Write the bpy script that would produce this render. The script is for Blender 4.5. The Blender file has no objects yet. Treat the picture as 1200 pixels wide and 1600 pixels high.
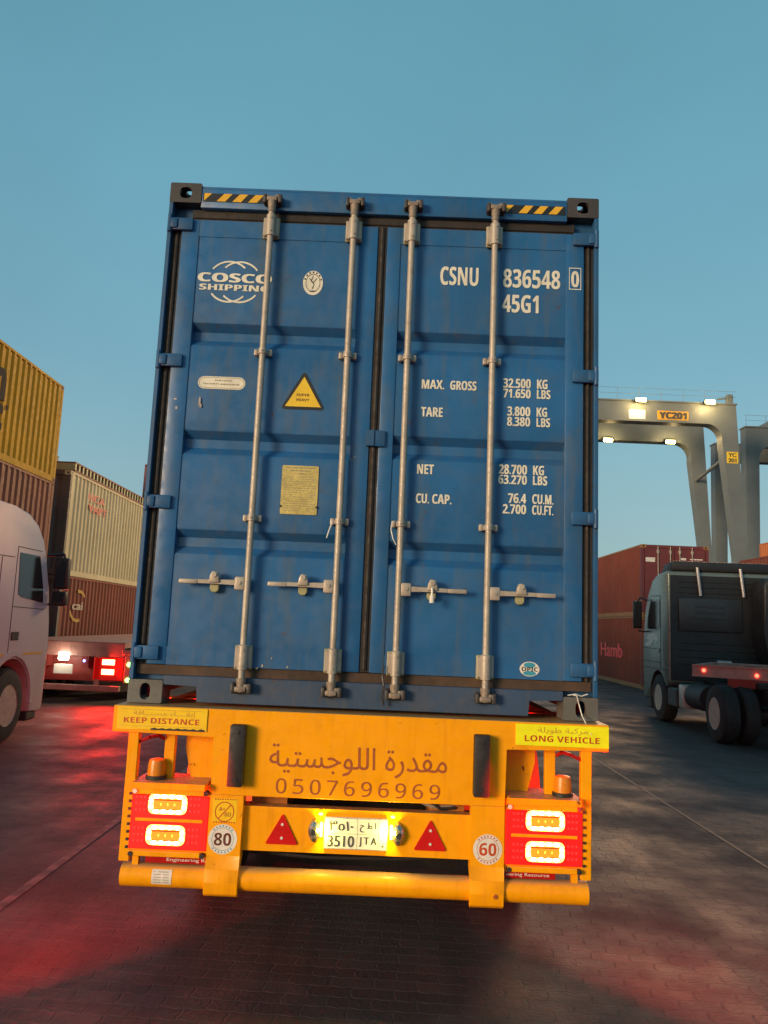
import bpy, bmesh, math, random
from mathutils import Vector, Matrix, Euler
random.seed(7)
R = math.radians
SC = bpy.context.scene
COL = SC.collection

# ------------------------------------------------------------------ camera, sky, sun, exposure
CAM_POS = (0.0911, -4.1755, 1.8656)
YAW, PITCH, ROLL, FPX = 0.00473, 0.143218, 0.041392, 1230.0
def make_camera():
    cy, sy, cb, sb = math.cos(YAW), math.sin(YAW), math.cos(PITCH), math.sin(PITCH)
    f = Vector((-sy*cb, cy*cb, sb)); r = Vector((cy, sy, 0)); u = r.cross(f)
    rr = math.cos(ROLL)*r + math.sin(ROLL)*u
    uu = -math.sin(ROLL)*r + math.cos(ROLL)*u
    m = Matrix((rr, uu, -f)).transposed().to_4x4()
    m.translation = CAM_POS
    cd = bpy.data.cameras.new('camera'); c = bpy.data.objects.new('camera', cd); COL.objects.link(c)
    c.matrix_world = m
    cd.sensor_fit = 'VERTICAL'; cd.sensor_height = 36.0; cd.sensor_width = 27.0
    cd.lens = FPX/1600*36.0
    cd.clip_start = 0.05; cd.clip_end = 5000
    SC.camera = c
make_camera()

SUN_EL, SUN_AZ = R(8), R(225)          # azimuth clockwise from +y
W = bpy.data.worlds.new('World'); SC.world = W; W.use_nodes = True
nt = W.node_tree; nt.nodes.clear()
sky = nt.nodes.new('ShaderNodeTexSky'); sky.sky_type = 'NISHITA'; sky.sun_disc = False
sky.sun_elevation = SUN_EL; sky.sun_rotation = SUN_AZ - 2*math.pi
sky.air_density = 1.0; sky.dust_density = 2.5; sky.ozone_density = 2.0
tint = nt.nodes.new('ShaderNodeMix'); tint.data_type = 'RGBA'; tint.blend_type = 'MULTIPLY'
tint.inputs[0].default_value = 1.0
tint.inputs[7].default_value = (1.4, 1.55, 1.12, 1)
even = nt.nodes.new('ShaderNodeMix'); even.data_type = 'RGBA'; even.inputs[0].default_value = 0.8
tco = nt.nodes.new('ShaderNodeTexCoord'); sxyz = nt.nodes.new('ShaderNodeSeparateXYZ'); dusk = nt.nodes.new('ShaderNodeValToRGB')
nt.links.new(tco.outputs['Generated'], sxyz.inputs[0]); nt.links.new(sxyz.outputs[2], dusk.inputs[0])
stops = ((0.0, (.380, .500, .555)), (0.12, (.300, .470, .555)), (0.30, (.195, .420, .545)), (0.50, (.155, .390, .520)), (0.68, (.128, .355, .475)), (1.0, (.07, .26, .37)))
el = dusk.color_ramp.elements
while len(el) < len(stops): el.new(0.5)
for e, (p, c) in zip(el, stops): e.position = p; e.color = (*c, 1)
veil = nt.nodes.new('ShaderNodeTexNoise'); veil.inputs['Scale'].default_value = 2.2; veil.inputs['Detail'].default_value = 5; nt.links.new(tco.outputs['Generated'], veil.inputs['Vector'])
gain = nt.nodes.new('ShaderNodeMapRange'); gain.inputs[1].default_value = 0.3; gain.inputs[2].default_value = 0.7; gain.inputs[3].default_value = 0.92/0.14; gain.inputs[4].default_value = 1.08/0.14
nt.links.new(veil.outputs['Fac'], gain.inputs[0])
vm = nt.nodes.new('ShaderNodeVectorMath'); vm.operation = 'SCALE'; nt.links.new(dusk.outputs[0], vm.inputs[0]); nt.links.new(gain.outputs[0], vm.inputs['Scale'])
nt.links.new(vm.outputs[0], even.inputs[7])
bg = nt.nodes.new('ShaderNodeBackground'); bg.inputs[1].default_value = 0.14
wo = nt.nodes.new('ShaderNodeOutputWorld')
nt.links.new(sky.outputs[0], tint.inputs[6]); nt.links.new(tint.outputs[2], even.inputs[6]); nt.links.new(even.outputs[2], bg.inputs[0]); nt.links.new(bg.outputs[0], wo.inputs[0])

sd = bpy.data.lights.new('sun', 'SUN'); sd.energy = 3.3; sd.angle = R(18); sd.color = (1.0, 0.72, 0.46)
so = bpy.data.objects.new('sun', sd); COL.objects.link(so)
sdir = Vector((math.sin(SUN_AZ)*math.cos(SUN_EL), math.cos(SUN_AZ)*math.cos(SUN_EL), math.sin(SUN_EL)))
so.rotation_euler = sdir.to_track_quat('Z', 'Y').to_euler()
so.location = (0, 0, 60)

SC.view_settings.view_transform = 'Standard'; SC.view_settings.look = 'None'
SC.view_settings.gamma = 1.0; SC.view_settings.exposure = 0.0

# ------------------------------------------------------------------ helpers
class MB:
    def __init__(s): s.bm = bmesh.new()
    def _bev(s, faces, bev, seg):
        if bev > 0:
            es = list({e for f in faces for e in f.edges})
            bmesh.ops.bevel(s.bm, geom=es, offset=bev, segments=seg, profile=0.5, affect='EDGES', clamp_overlap=True)
    def box(s, x0, x1, y0, y1, z0, z1, bev=0, seg=1):
        v = [s.bm.verts.new(p) for p in ((x0,y0,z0),(x1,y0,z0),(x1,y1,z0),(x0,y1,z0),(x0,y0,z1),(x1,y0,z1),(x1,y1,z1),(x0,y1,z1))]
        fs = [s.bm.faces.new([v[i] for i in q]) for q in ((0,3,2,1),(4,5,6,7),(0,1,5,4),(1,2,6,5),(2,3,7,6),(3,0,4,7))]
        s._bev(fs, bev, seg); return s
    def prism(s, pts, axis, a0, a1, bev=0, seg=1):
        def P(p, a): return {'x': (a, p[0], p[1]), 'y': (p[0], a, p[1]), 'z': (p[0], p[1], a)}[axis]
        A = [s.bm.verts.new(P(p, a0)) for p in pts]; B = [s.bm.verts.new(P(p, a1)) for p in pts]
        n = len(pts); fs = [s.bm.faces.new(A), s.bm.faces.new(B[::-1])]
        for i in range(n): fs.append(s.bm.faces.new((A[i], A[(i+1) % n], B[(i+1) % n], B[i])))
        s._bev(fs, bev, seg); return s
    def strip(s, pts, axis, a0, a1):
        def P(p, a): return {'x': (a, p[0], p[1]), 'y': (p[0], a, p[1]), 'z': (p[0], p[1], a)}[axis]
        A = [s.bm.verts.new(P(p, a0)) for p in pts]; B = [s.bm.verts.new(P(p, a1)) for p in pts]
        for i in range(len(pts)-1): s.bm.faces.new((A[i], A[i+1], B[i+1], B[i]))
        return s
    def poly(s, pts):
        s.bm.faces.new([s.bm.verts.new(p) for p in pts]); return s
    def tube(s, p0, p1, r, seg=12, r2=None):
        p0, p1 = Vector(p0), Vector(p1); r2 = r if r2 is None else r2
        q = (p1-p0).to_track_quat('Z', 'Y')
        A, B = [], []
        for i in range(seg):
            a = 2*math.pi*i/seg; d = Vector((math.cos(a), math.sin(a), 0))
            A.append(s.bm.verts.new(p0 + q @ (d*r))); B.append(s.bm.verts.new(p1 + q @ (d*r2)))
        for i in range(seg): s.bm.faces.new((A[i], A[(i+1) % seg], B[(i+1) % seg], B[i]))
        s.bm.faces.new(A[::-1]); s.bm.faces.new(B); return s
    def path(s, pts, r, seg=8):
        for a, b in zip(pts[:-1], pts[1:]): s.tube(a, b, r, seg)
        return s
    def lathe(s, prof, c, axis='x', seg=32, caps=True):
        """prof: (offset along the axis, radius)"""
        rings = []
        for (o, r) in prof:
            ring = []
            for i in range(seg):
                a = 2*math.pi*i/seg; u, v = r*math.cos(a), r*math.sin(a)
                p = {'x': (o, u, v), 'y': (u, o, v), 'z': (u, v, o)}[axis]
                ring.append(s.bm.verts.new((c[0]+p[0], c[1]+p[1], c[2]+p[2])))
            rings.append(ring)
        for A, B in zip(rings[:-1], rings[1:]):
            for i in range(seg): s.bm.faces.new((A[i], A[(i+1) % seg], B[(i+1) % seg], B[i]))
        if caps: s.bm.faces.new(rings[0][::-1]); s.bm.faces.new(rings[-1])
        return s
    def holed(s, rect, hc, hr, axis, a0, a1, n=20, power=2.0):
        """rectangular plate with an oval hole; rect=(u0,u1,v0,v1)"""
        def P(u, v, a): return {'x': (a, u, v), 'y': (u, a, v), 'z': (u, v, a)}[axis]
        u0, u1, v0, v1 = rect; inn, out = [], []
        for i in range(n*4):
            t = 2*math.pi*i/(n*4); c, sn = math.cos(t), math.sin(t)
            inn.append((hc[0]+hr[0]*math.copysign(abs(c)**(2/power), c), hc[1]+hr[1]*math.copysign(abs(sn)**(2/power), sn)))
            ku = ((u1-hc[0]) if c > 0 else (hc[0]-u0))/max(abs(c), 1e-6); kv = ((v1-hc[1]) if sn > 0 else (hc[1]-v0))/max(abs(sn), 1e-6)
            k = min(ku, kv); out.append((hc[0]+k*c, hc[1]+k*sn))
        N = len(inn); V = [[s.bm.verts.new(P(*p, a)) for p in L] for L in (inn, out) for a in (a0, a1)]
        I0, I1, O0, O1 = V
        for i in range(N):
            j = (i+1) % N
            for q in ((I0[i], I0[j], O0[j], O0[i]), (I1[i], O1[i], O1[j], I1[j]), (I0[i], I1[i], I1[j], I0[j]), (O0[i], O0[j], O1[j], O1[i])): s.bm.faces.new(q)
        return s
    def ring(s, c, r0, r1, y, th=0.002, a0=0, a1=360, n=48, ax=1.0, az=1.0):
        """flat ring segment facing -y, centre c=(x,z)"""
        full = abs(a1-a0) >= 360
        A = [R(a0 + (a1-a0)*i/n) for i in range(n if full else n+1)]
        I = [s.bm.verts.new((c[0]+ax*r0*math.cos(a), y, c[1]+az*r0*math.sin(a))) for a in A]
        O = [s.bm.verts.new((c[0]+ax*r1*math.cos(a), y, c[1]+az*r1*math.sin(a))) for a in A]
        m = len(A)
        for i in range(m if full else m-1): s.bm.faces.new((I[i], O[i], O[(i+1) % m], I[(i+1) % m]))
        return s
    def disc(s, c, rx, rz, y, n=40):
        s.bm.faces.new([s.bm.verts.new((c[0]+rx*math.cos(2*math.pi*i/n), y, c[1]+rz*math.sin(2*math.pi*i/n))) for i in range(n)]); return s
    def build(s, name, mat, parent=None, ang=32, smooth=True):
        bmesh.ops.recalc_face_normals(s.bm, faces=s.bm.faces)
        if smooth:
            for f in s.bm.faces: f.smooth = True
            for e in s.bm.edges:
                e.smooth = len(e.link_faces) == 2 and e.calc_face_angle(3.0) < R(ang)
        me = bpy.data.meshes.new(name); s.bm.to_mesh(me); s.bm.free()
        me.materials.append(mat)
        o = bpy.data.objects.new(name, me); COL.objects.link(o)
        if parent: o.parent = parent
        return o

def thing(name, label, cat, loc=(0, 0, 0), rz=0, group=None):
    o = bpy.data.objects.new(name, None); COL.objects.link(o)
    o.empty_display_size = 0.3; o.location = loc; o.rotation_euler = (0, 0, rz)
    o['label'] = label; o['category'] = cat
    if group: o['group'] = group
    return o
def children(o): return [c for c in bpy.data.objects if c.parent == o]
def copy_tree(o, parent=None):
    c = o.copy(); COL.objects.link(c)
    if parent: c.parent = parent
    for ch in children(o): copy_tree(ch, c)
    return c
def structure(o): o['kind'] = 'structure'; return o

from mathutils.geometry import delaunay_2d_cdt
def refill(me):
    """fills the outlines by winding number, so that overlapping strokes of joined script stay solid"""
    V = [Vector((v.co.x, v.co.y)) for v in me.vertices]; E = [tuple(e.vertices) for e in me.edges]
    # every outline is walked in its own drawing direction
    seg = [(V[a], V[b]) if b == a+1 or b < a-1 else (V[b], V[a]) for a, b in E]
    vo, eo, fo, *_ = delaunay_2d_cdt(V, E, [], 0, 1e-5)
    keep = []
    for f in fo:
        c = sum((vo[i] for i in f), Vector((0, 0)))/len(f); w = 0
        for p, q in seg:
            if p.y <= c.y < q.y:
                if (q.x-p.x)*(c.y-p.y)-(c.x-p.x)*(q.y-p.y) > 0: w += 1
            elif q.y <= c.y < p.y:
                if (q.x-p.x)*(c.y-p.y)-(c.x-p.x)*(q.y-p.y) < 0: w -= 1
        if w: keep.append(f)
    m = bpy.data.meshes.new('t'); m.from_pydata([(v.x, v.y, 0) for v in vo], [], keep); return m
def text(name, s, mat, parent, x0, x1, z0, z1, y, face='-y', weight=0.0, xbold=0.0, zbold=0.0):
    c = bpy.data.curves.new('t', 'FONT'); c.body = s; c.size = 1.0; c.offset = weight; c.resolution_u = 4
    joined = any(0x600 <= ord(q) <= 0x6FF or ord(q) > 0xFB50 and ord(q) < 0xFEFF for q in s)
    if joined: c.fill_mode = 'NONE'
    o = bpy.data.objects.new('t', c); COL.objects.link(o)
    bpy.context.view_layer.update()
    me = bpy.data.meshes.new_from_object(o.evaluated_get(bpy.context.evaluated_depsgraph_get()))
    bpy.data.objects.remove(o); bpy.data.curves.remove(c)
    if joined: me = refill(me)
    xs = [v.co.x for v in me.vertices]; ys = [v.co.y for v in me.vertices]
    ax, bx, ay, by = min(xs), max(xs), min(ys), max(ys)
    bm = bmesh.new()
    offs = [(0, 0)]
    if xbold: offs += [(-xbold, 0), (xbold, 0)]
    if zbold: offs += [(0, -zbold), (0, zbold)]
    for k, (dx, dz) in enumerate(offs):
        vs = []
        for v in me.vertices:
            u = x0+xbold+(v.co.x-ax)/(bx-ax)*(x1-x0-2*xbold)+dx; w = z0+zbold+(v.co.y-ay)/(by-ay)*(z1-z0-2*zbold)+dz
            d = k*0.0004
            vs.append(bm.verts.new({'-y': (u, y-d, w), '+x': (y+d, u, w), '-x': (y-d, -u, w)}[face]))
        for p in me.polygons:
            try: bm.faces.new([vs[i] for i in p.vertices])
            except ValueError: pass
    bpy.data.meshes.remove(me)
    bm.normal_update()
    want = {'-y': Vector((0, -1, 0)), '+x': Vector((1, 0, 0)), '-x': Vector((-1, 0, 0))}[face]
    for f in bm.faces:
        if f.normal.dot(want) < 0: f.normal_flip()
    m2 = bpy.data.meshes.new(name); bm.to_mesh(m2); bm.free(); m2.materials.append(mat)
    ob = bpy.data.objects.new(name, m2); COL.objects.link(ob)
    if parent: ob.parent = parent
    return ob

def bold(s):
    o = ''
    for ch in s:
        o += chr(0x1D5D4+ord(ch)-65) if 'A' <= ch <= 'Z' else chr(0x1D5EE+ord(ch)-97) if 'a' <= ch <= 'z' else chr(0x1D7EC+ord(ch)-48) if '0' <= ch <= '9' else ch
    return o
def sans(s):
    o = ''
    for ch in s:
        o += chr(0x1D5A0+ord(ch)-65) if 'A' <= ch <= 'Z' else chr(0x1D5BA+ord(ch)-97) if 'a' <= ch <= 'z' else chr(0x1D7E2+ord(ch)-48) if '0' <= ch <= '9' else ch
    return o
AR = {'ا': (0xFE8D, 0xFE8E, 0, 0), 'إ': (0xFE87, 0xFE88, 0, 0), 'ب': (0xFE8F, 0xFE90, 0xFE91, 0xFE92), 'ة': (0xFE93, 0xFE94, 0, 0),
      'ت': (0xFE95, 0xFE96, 0xFE97, 0xFE98), 'ج': (0xFE9D, 0xFE9E, 0xFE9F, 0xFEA0), 'د': (0xFEA9, 0xFEAA, 0, 0), 'ر': (0xFEAD, 0xFEAE, 0, 0),
      'س': (0xFEB1, 0xFEB2, 0xFEB3, 0xFEB4), 'ط': (0xFEC1, 0xFEC2, 0xFEC3, 0xFEC4), 'ف': (0xFED1, 0xFED2, 0xFED3, 0xFED4), 'ق': (0xFED5, 0xFED6, 0xFED7, 0xFED8),
      'ك': (0xFED9, 0xFEDA, 0xFEDB, 0xFEDC), 'ل': (0xFEDD, 0xFEDE, 0xFEDF, 0xFEE0), 'م': (0xFEE1, 0xFEE2, 0xFEE3, 0xFEE4), 'و': (0xFEED, 0xFEEE, 0, 0),
      'ي': (0xFEF1, 0xFEF2, 0xFEF3, 0xFEF4), 'ء': (0xFE80, 0, 0, 0), 'ـ': (0x640, 0x640, 0x640, 0x640)}
def arabic(s):
    out = []
    for i, ch in enumerate(s):
        if ch not in AR: out.append(ch); continue
        prev = i > 0 and s[i-1] in AR and AR[s[i-1]][2] and AR[ch][1]
        nxt = AR[ch][2] and i+1 < len(s) and s[i+1] in AR and AR[s[i+1]][1]
        out.append(chr(AR[ch][3] if prev and nxt else AR[ch][1] if prev else AR[ch][2] if nxt else AR[ch][0]))
    return ''.join(out[::-1])

# ------------------------------------------------------------------ materials
def _n(nt, t, **k):
    n = nt.nodes.new(t)
    for a, b in k.items(): setattr(n, a, b)
    return n
def paint(name, col, rough=0.45, var=0.18, dirt=(0.05, 0.04, 0.03), dirt_amt=0.35, streak=0.3, rust=0.0, scale=2.0, bump=0.03, metal=0.0, rustcol=(0.10, 0.035, 0.012), spec=0.5, topdust=0.0, rv=1.0):
    m = bpy.data.materials.new(name); m.use_nodes = True; nt = m.node_tree; L = nt.links.new
    b = nt.nodes['Principled BSDF']; tc = _n(nt, 'ShaderNodeTexCoord')
    b.inputs['Metallic'].default_value = metal; b.inputs['Specular IOR Level'].default_value = spec
    def noise(sc, det=6, rgh=0.6, mp=None, dist=0.0):
        n = _n(nt, 'ShaderNodeTexNoise'); n.inputs['Scale'].default_value = sc; n.inputs['Detail'].default_value = det
        n.inputs['Roughness'].default_value = rgh; n.inputs['Distortion'].default_value = dist
        if mp:
            q = _n(nt, 'ShaderNodeMapping'); q.inputs['Scale'].default_value = mp; L(tc.outputs['Object'], q.inputs[0]); L(q.outputs[0], n.inputs['Vector'])
        else: L(tc.outputs['Object'], n.inputs['Vector'])
        return n.outputs['Fac']
    def ramp(src, a, bb, lo=0.0, hi=1.0):
        r = _n(nt, 'ShaderNodeMapRange'); r.inputs['From Min'].default_value = a; r.inputs['From Max'].default_value = bb
        r.inputs['To Min'].default_value = lo; r.inputs['To Max'].default_value = hi; L(src, r.inputs['Value']); return r.outputs['Result']
    def mix(fac, A, B, mode='MIX'):
        x = _n(nt, 'ShaderNodeMix'); x.data_type = 'RGBA'; x.blend_type = mode
        for sock, v in ((x.inputs[0], fac), (x.inputs[6], A), (x.inputs[7], B)):
            if isinstance(v, (int, float)): sock.default_value = v
            elif isinstance(v, tuple): sock.default_value = (*v, 1)
            else: L(v, sock)
        return x.outputs[2]
    lo = tuple(max(0, c*(1-var)) for c in col); hi = tuple(min(1, c*(1+var)+0.004*var) for c in col)
    c = mix(ramp(noise(scale), 0.3, 0.7), lo, hi)
    if dirt_amt: c = mix(ramp(noise(scale*2.7, 8, 0.7, dist=0.6), 0.48, 0.78, 0, dirt_amt), c, dirt)
    if streak: c = mix(ramp(noise(scale*3.0, 5, 0.6, mp=(4, 4, 0.35)), 0.52, 0.8, 0, streak), c, dirt)
    if rust: c = mix(ramp(noise(scale*5.5, 9, 0.72), 0.67-rust*0.3, 0.72-rust*0.3), c, rustcol)
    if topdust:
        g = _n(nt, 'ShaderNodeNewGeometry'); sx = _n(nt, 'ShaderNodeSeparateXYZ'); L(g.outputs['Normal'], sx.inputs[0])
        c = mix(ramp(sx.outputs[2], 0.6, 0.95, 0, topdust), c, (0.30, 0.22, 0.14))
    L(c, b.inputs['Base Color'])
    L(ramp(noise(scale*9, 4), 0.3, 0.7, max(0.05, rough-0.12*rv), min(1, rough+0.15*rv)), b.inputs['Roughness'])
    if bump:
        bp = _n(nt, 'ShaderNodeBump'); bp.inputs['Strength'].default_value = 0.6; bp.inputs['Distance'].default_value = bump
        L(noise(scale*1.3, 3, 0.5), bp.inputs['Height']); L(bp.outputs[0], b.inputs['Normal'])
    return m
def plain(name, col, rough=0.5, metal=0.0, spec=0.5, var=0.1): return paint(name, col, rough, var, dirt_amt=0.12, streak=0, bump=0, metal=metal, scale=9, spec=spec)
def emit(name, col, st):
    m = bpy.data.materials.new(name); m.use_nodes = True; b = m.node_tree.nodes['Principled BSDF']
    b.inputs['Base Color'].default_value = (*[min(1, c*0.5) for c in col], 1); b.inputs['Emission Color'].default_value = (*col, 1); b.inputs['Emission Strength'].default_value = st
    return m

M = {}
M['blue'] = paint('container_blue_paint', (0.017, 0.104, 0.265), 0.38, 0.22, dirt=(0.095, 0.105, 0.10), dirt_amt=0.42, streak=0.6, rust=0.075, scale=1.5, bump=0.022)
M['blue_edge'] = paint('container_blue_rail', (0.013, 0.084, 0.21), 0.45, 0.2, dirt=(0.045, 0.04, 0.035), dirt_amt=0.5, streak=0.5, rust=0.12, scale=2.2, bump=0.004)
M['sill'] = paint('container_sill_paint', (0.03, 0.06, 0.12), 0.55, 0.2, dirt=(0.10, 0.085, 0.075), dirt_amt=0.6, streak=0.5, rust=0.14, scale=2.2, bump=0.004)
M['gasket'] = paint('rubber_gasket', (0.020, 0.014, 0.011), 0.7, 0.3, dirt=(0.09, 0.045, 0.022), dirt_amt=0.35, streak=0.3, scale=3, bump=0.004)
M['gasket_rust'] = paint('rubber_gasket_dusty', (0.055, 0.030, 0.018), 0.75, 0.3, dirt=(0.14, 0.07, 0.035), dirt_amt=0.6, streak=0.2, scale=3, bump=0.004)
M['casting'] = paint('casting_steel', (0.045, 0.038, 0.036), 0.5, 0.25, dirt=(0.11, 0.07, 0.05), dirt_amt=0.5, rust=0.16, scale=6, bump=0.003)
M['casting_low'] = paint('casting_steel_dusty', (0.12, 0.115, 0.105), 0.6, 0.25, dirt=(0.20, 0.12, 0.07), dirt_amt=0.5, rust=0.14, scale=6, bump=0.003)
M['galv'] = paint('galvanised_rod', (0.43, 0.36, 0.295), 0.5, 0.15, dirt=(0.20, 0.13, 0.08), dirt_amt=0.5, streak=0.3, rust=0.03, scale=7, bump=0.001, metal=0.25)
M['galv_rust'] = paint('rusty_cam', (0.27, 0.21, 0.165), 0.6, 0.25, dirt=(0.12, 0.06, 0.03), dirt_amt=0.8, rust=0.18, scale=14, bump=0.002, metal=0.2)
M['olive'] = paint('primed_bracket', (0.36, 0.33, 0.17), 0.5, 0.2, dirt=(0.12, 0.09, 0.05), dirt_amt=0.5, scale=12, bump=0)
M['decal'] = paint('cream_lettering', (0.72, 0.66, 0.54), 0.5, 0.12, dirt=(0.3, 0.27, 0.22), dirt_amt=0.25, streak=0, scale=14, bump=0)
M['black'] = plain('black_paint', (0.012, 0.011, 0.011), 0.5)
M['dark_text'] = plain('faint_print', (0.30, 0.25, 0.14), 0.6)
M['hazard_yellow'] = plain('hazard_yellow', (0.75, 0.40, 0.015), 0.4)
M['warn_yellow'] = plain('warning_yellow', (0.78, 0.50, 0.02), 0.4)
M['brass'] = paint('brass_plate', (0.72, 0.50, 0.16), 0.32, 0.2, dirt=(0.3, 0.2, 0.08), dirt_amt=0.4, streak=0, scale=18, bump=0, metal=0.6)
M['seal_blue'] = plain('sticker_blue', (0.05, 0.30, 0.42), 0.4)
M['orange'] = paint('trailer_orange_paint', (0.97, 0.365, 0.001), 0.34, 0.06, dirt=(0.62, 0.19, 0.004), dirt_amt=0.4, streak=0.42, spec=0.3, rust=0.045, scale=2.5, bump=0.006, topdust=0.75)
M['orange_dark'] = paint('trailer_chassis_paint', (0.42, 0.13, 0.01), 0.5, 0.2, dirt=(0.06, 0.04, 0.03), dirt_amt=0.6, rust=0.08, scale=3, bump=0.003)
M['rubber'] = paint('bumper_rubber', (0.016, 0.012, 0.012), 0.6, 0.3, dirt=(0.07, 0.045, 0.035), dirt_amt=0.4, scale=8, bump=0.004)
M['stencil'] = paint('stencil_red_brown', (0.36, 0.075, 0.018), 0.55, 0.2, dirt=(0.55, 0.17, 0.01), dirt_amt=0.6, streak=0, scale=16, bump=0)
M['sign_amber'] = plain('sign_amber', (0.95, 0.56, 0.008), 0.35)
M['sign_yellow'] = plain('sign_yellow', (0.97, 0.88, 0.006), 0.35)
M['sign_red'] = plain('sign_red_letters', (0.55, 0.06, 0.006), 0.45)
M['sign_gold'] = plain('sign_gold_script', (0.60, 0.30, 0.03), 0.45)
M['reflector'] = plain('red_reflector', (0.62, 0.012, 0.010), 0.18)
M['white'] = plain('white_sticker', (0.75, 0.68, 0.60), 0.4)
M['brown_num'] = plain('brown_numerals', (0.12, 0.025, 0.012), 0.5)
M['plate_white'] = plain('plate_white', (0.74, 0.73, 0.64), 0.35)
M['plate_ink'] = plain('plate_ink', (0.05, 0.05, 0.05), 0.5)
M['chrome'] = plain('chrome', (0.42, 0.40, 0.36), 0.22, metal=0.9)
M['lens'] = emit('lit_red_lens', (1.0, 0.006, 0.004), 1.0)
M['lens_dark'] = plain('red_lens', (0.42, 0.008, 0.006), 0.2)
M['stud'] = emit('lit_lens_stud', (1.0, 0.03, 0.025), 0.9)
M['led'] = emit('brake_led_ring', (1.0, 0.28, 0.05), 9.0)
M['bead'] = emit('brake_led_bead', (1.0, 0.60, 0.42), 26.0)
M['spark'] = emit('core_spark', (1.0, 0.6, 0.05), 2.0)
M['led_core'] = emit('brake_led_core', (1.0, 0.38, 0.02), 0.75)
M['plate_lamp'] = emit('number_plate_lamp', (1.0, 0.80, 0.10), 9.0)
M['amber'] = plain('amber_beacon', (0.75, 0.22, 0.006), 0.3)
M['white_cab'] = paint('white_cab_paint', (0.56, 0.50, 0.48), 0.38, 0.03, dirt=(0.4, 0.36, 0.34), dirt_amt=0.0, streak=0.08, spec=0.35, scale=1.5, bump=0, rv=0.15)
M['silver_cab'] = paint('silver_green_cab_paint', (0.20, 0.215, 0.18), 0.28, 0.05, dirt=(0.10, 0.09, 0.075), dirt_amt=0.0, streak=0.15, scale=1.2, bump=0, metal=0.45, rv=0.15)
M['dark_cab'] = paint('dark_cab_rear', (0.016, 0.016, 0.018), 0.5, 0.25, dirt=(0.04, 0.035, 0.03), dirt_amt=0.4, streak=0.3, scale=2, bump=0.003)
M['dark_panel'] = paint('dark_grey_panel', (0.030, 0.033, 0.038), 0.42, 0.2, dirt=(0.05, 0.045, 0.04), dirt_amt=0.3, streak=0.2, scale=2, bump=0.002)
M['glass'] = plain('dark_glass', (0.012, 0.014, 0.016), 0.06, spec=0.7)
M['tyre'] = paint('tyre_rubber', (0.014, 0.013, 0.013), 0.75, 0.3, dirt=(0.07, 0.055, 0.045), dirt_amt=0.4, streak=0, scale=5, bump=0.004)
M['rim'] = paint('painted_rim', (0.50, 0.41, 0.34), 0.4, 0.15, dirt=(0.12, 0.08, 0.06), dirt_amt=0.5, streak=0, scale=8, bump=0, metal=0.3)
M['chassis'] = paint('chassis_black', (0.02, 0.018, 0.017), 0.6, 0.3, dirt=(0.07, 0.055, 0.045), dirt_amt=0.5, scale=4, bump=0.003)
M['alu'] = paint('tank_aluminium', (0.5, 0.46, 0.44), 0.38, 0.1, dirt=(0.2, 0.16, 0.13), dirt_amt=0.3, scale=5, bump=0, metal=0.5)
M['crane'] = paint('crane_grey_paint', (0.125, 0.14, 0.145), 0.5, 0.12, dirt=(0.14, 0.12, 0.09), dirt_amt=0.3, streak=0.4, rust=0.01, scale=0.5, bump=0)
M['red_deck'] = paint('deck_pale_red_paint', (0.42, 0.20, 0.16), 0.5, 0.2, dirt=(0.10, 0.06, 0.05), dirt_amt=0.5, rust=0.06, scale=4, bump=0.002)
M['red_dark'] = paint('trailer_red_paint', (0.30, 0.04, 0.03), 0.5, 0.2, dirt=(0.08, 0.05, 0.04), dirt_amt=0.5, scale=3, bump=0.002)
M['flood'] = emit('floodlight_glass', (1.0, 0.72, 0.22), 45.0)
M['tail'] = emit('tail_light_lit', (1.0, 0.28, 0.10), 12.0)
M['tail_red'] = emit('tail_lens_lit', (1.0, 0.012, 0.008), 0.30)
M['work'] = emit('work_lamp_lit', (1.0, 0.93, 0.75), 22.0)
M['green'] = emit('green_marker_lit', (0.25, 1.0, 0.18), 5.0)
M['bluel'] = emit('blue_marker_lit', (0.3, 0.35, 1.0), 4.0)
M['marker'] = emit('red_marker_lit', (1.0, 0.06, 0.03), 9.0)

def point(name, loc, col, watts, rad=0.05, spot=None, aim=None, blend=0.6):
    l = bpy.data.lights.new(name, 'SPOT' if spot else 'POINT'); l.energy = watts; l.color = col; l.shadow_soft_size = rad
    o = bpy.data.objects.new(name, l); COL.objects.link(o); o.location = loc
    if spot:
        l.spot_size = R(spot); l.spot_blend = blend
        o.rotation_euler = (Vector(loc)-Vector(aim)).to_track_quat('Z', 'Y').to_euler()
    return o

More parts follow.
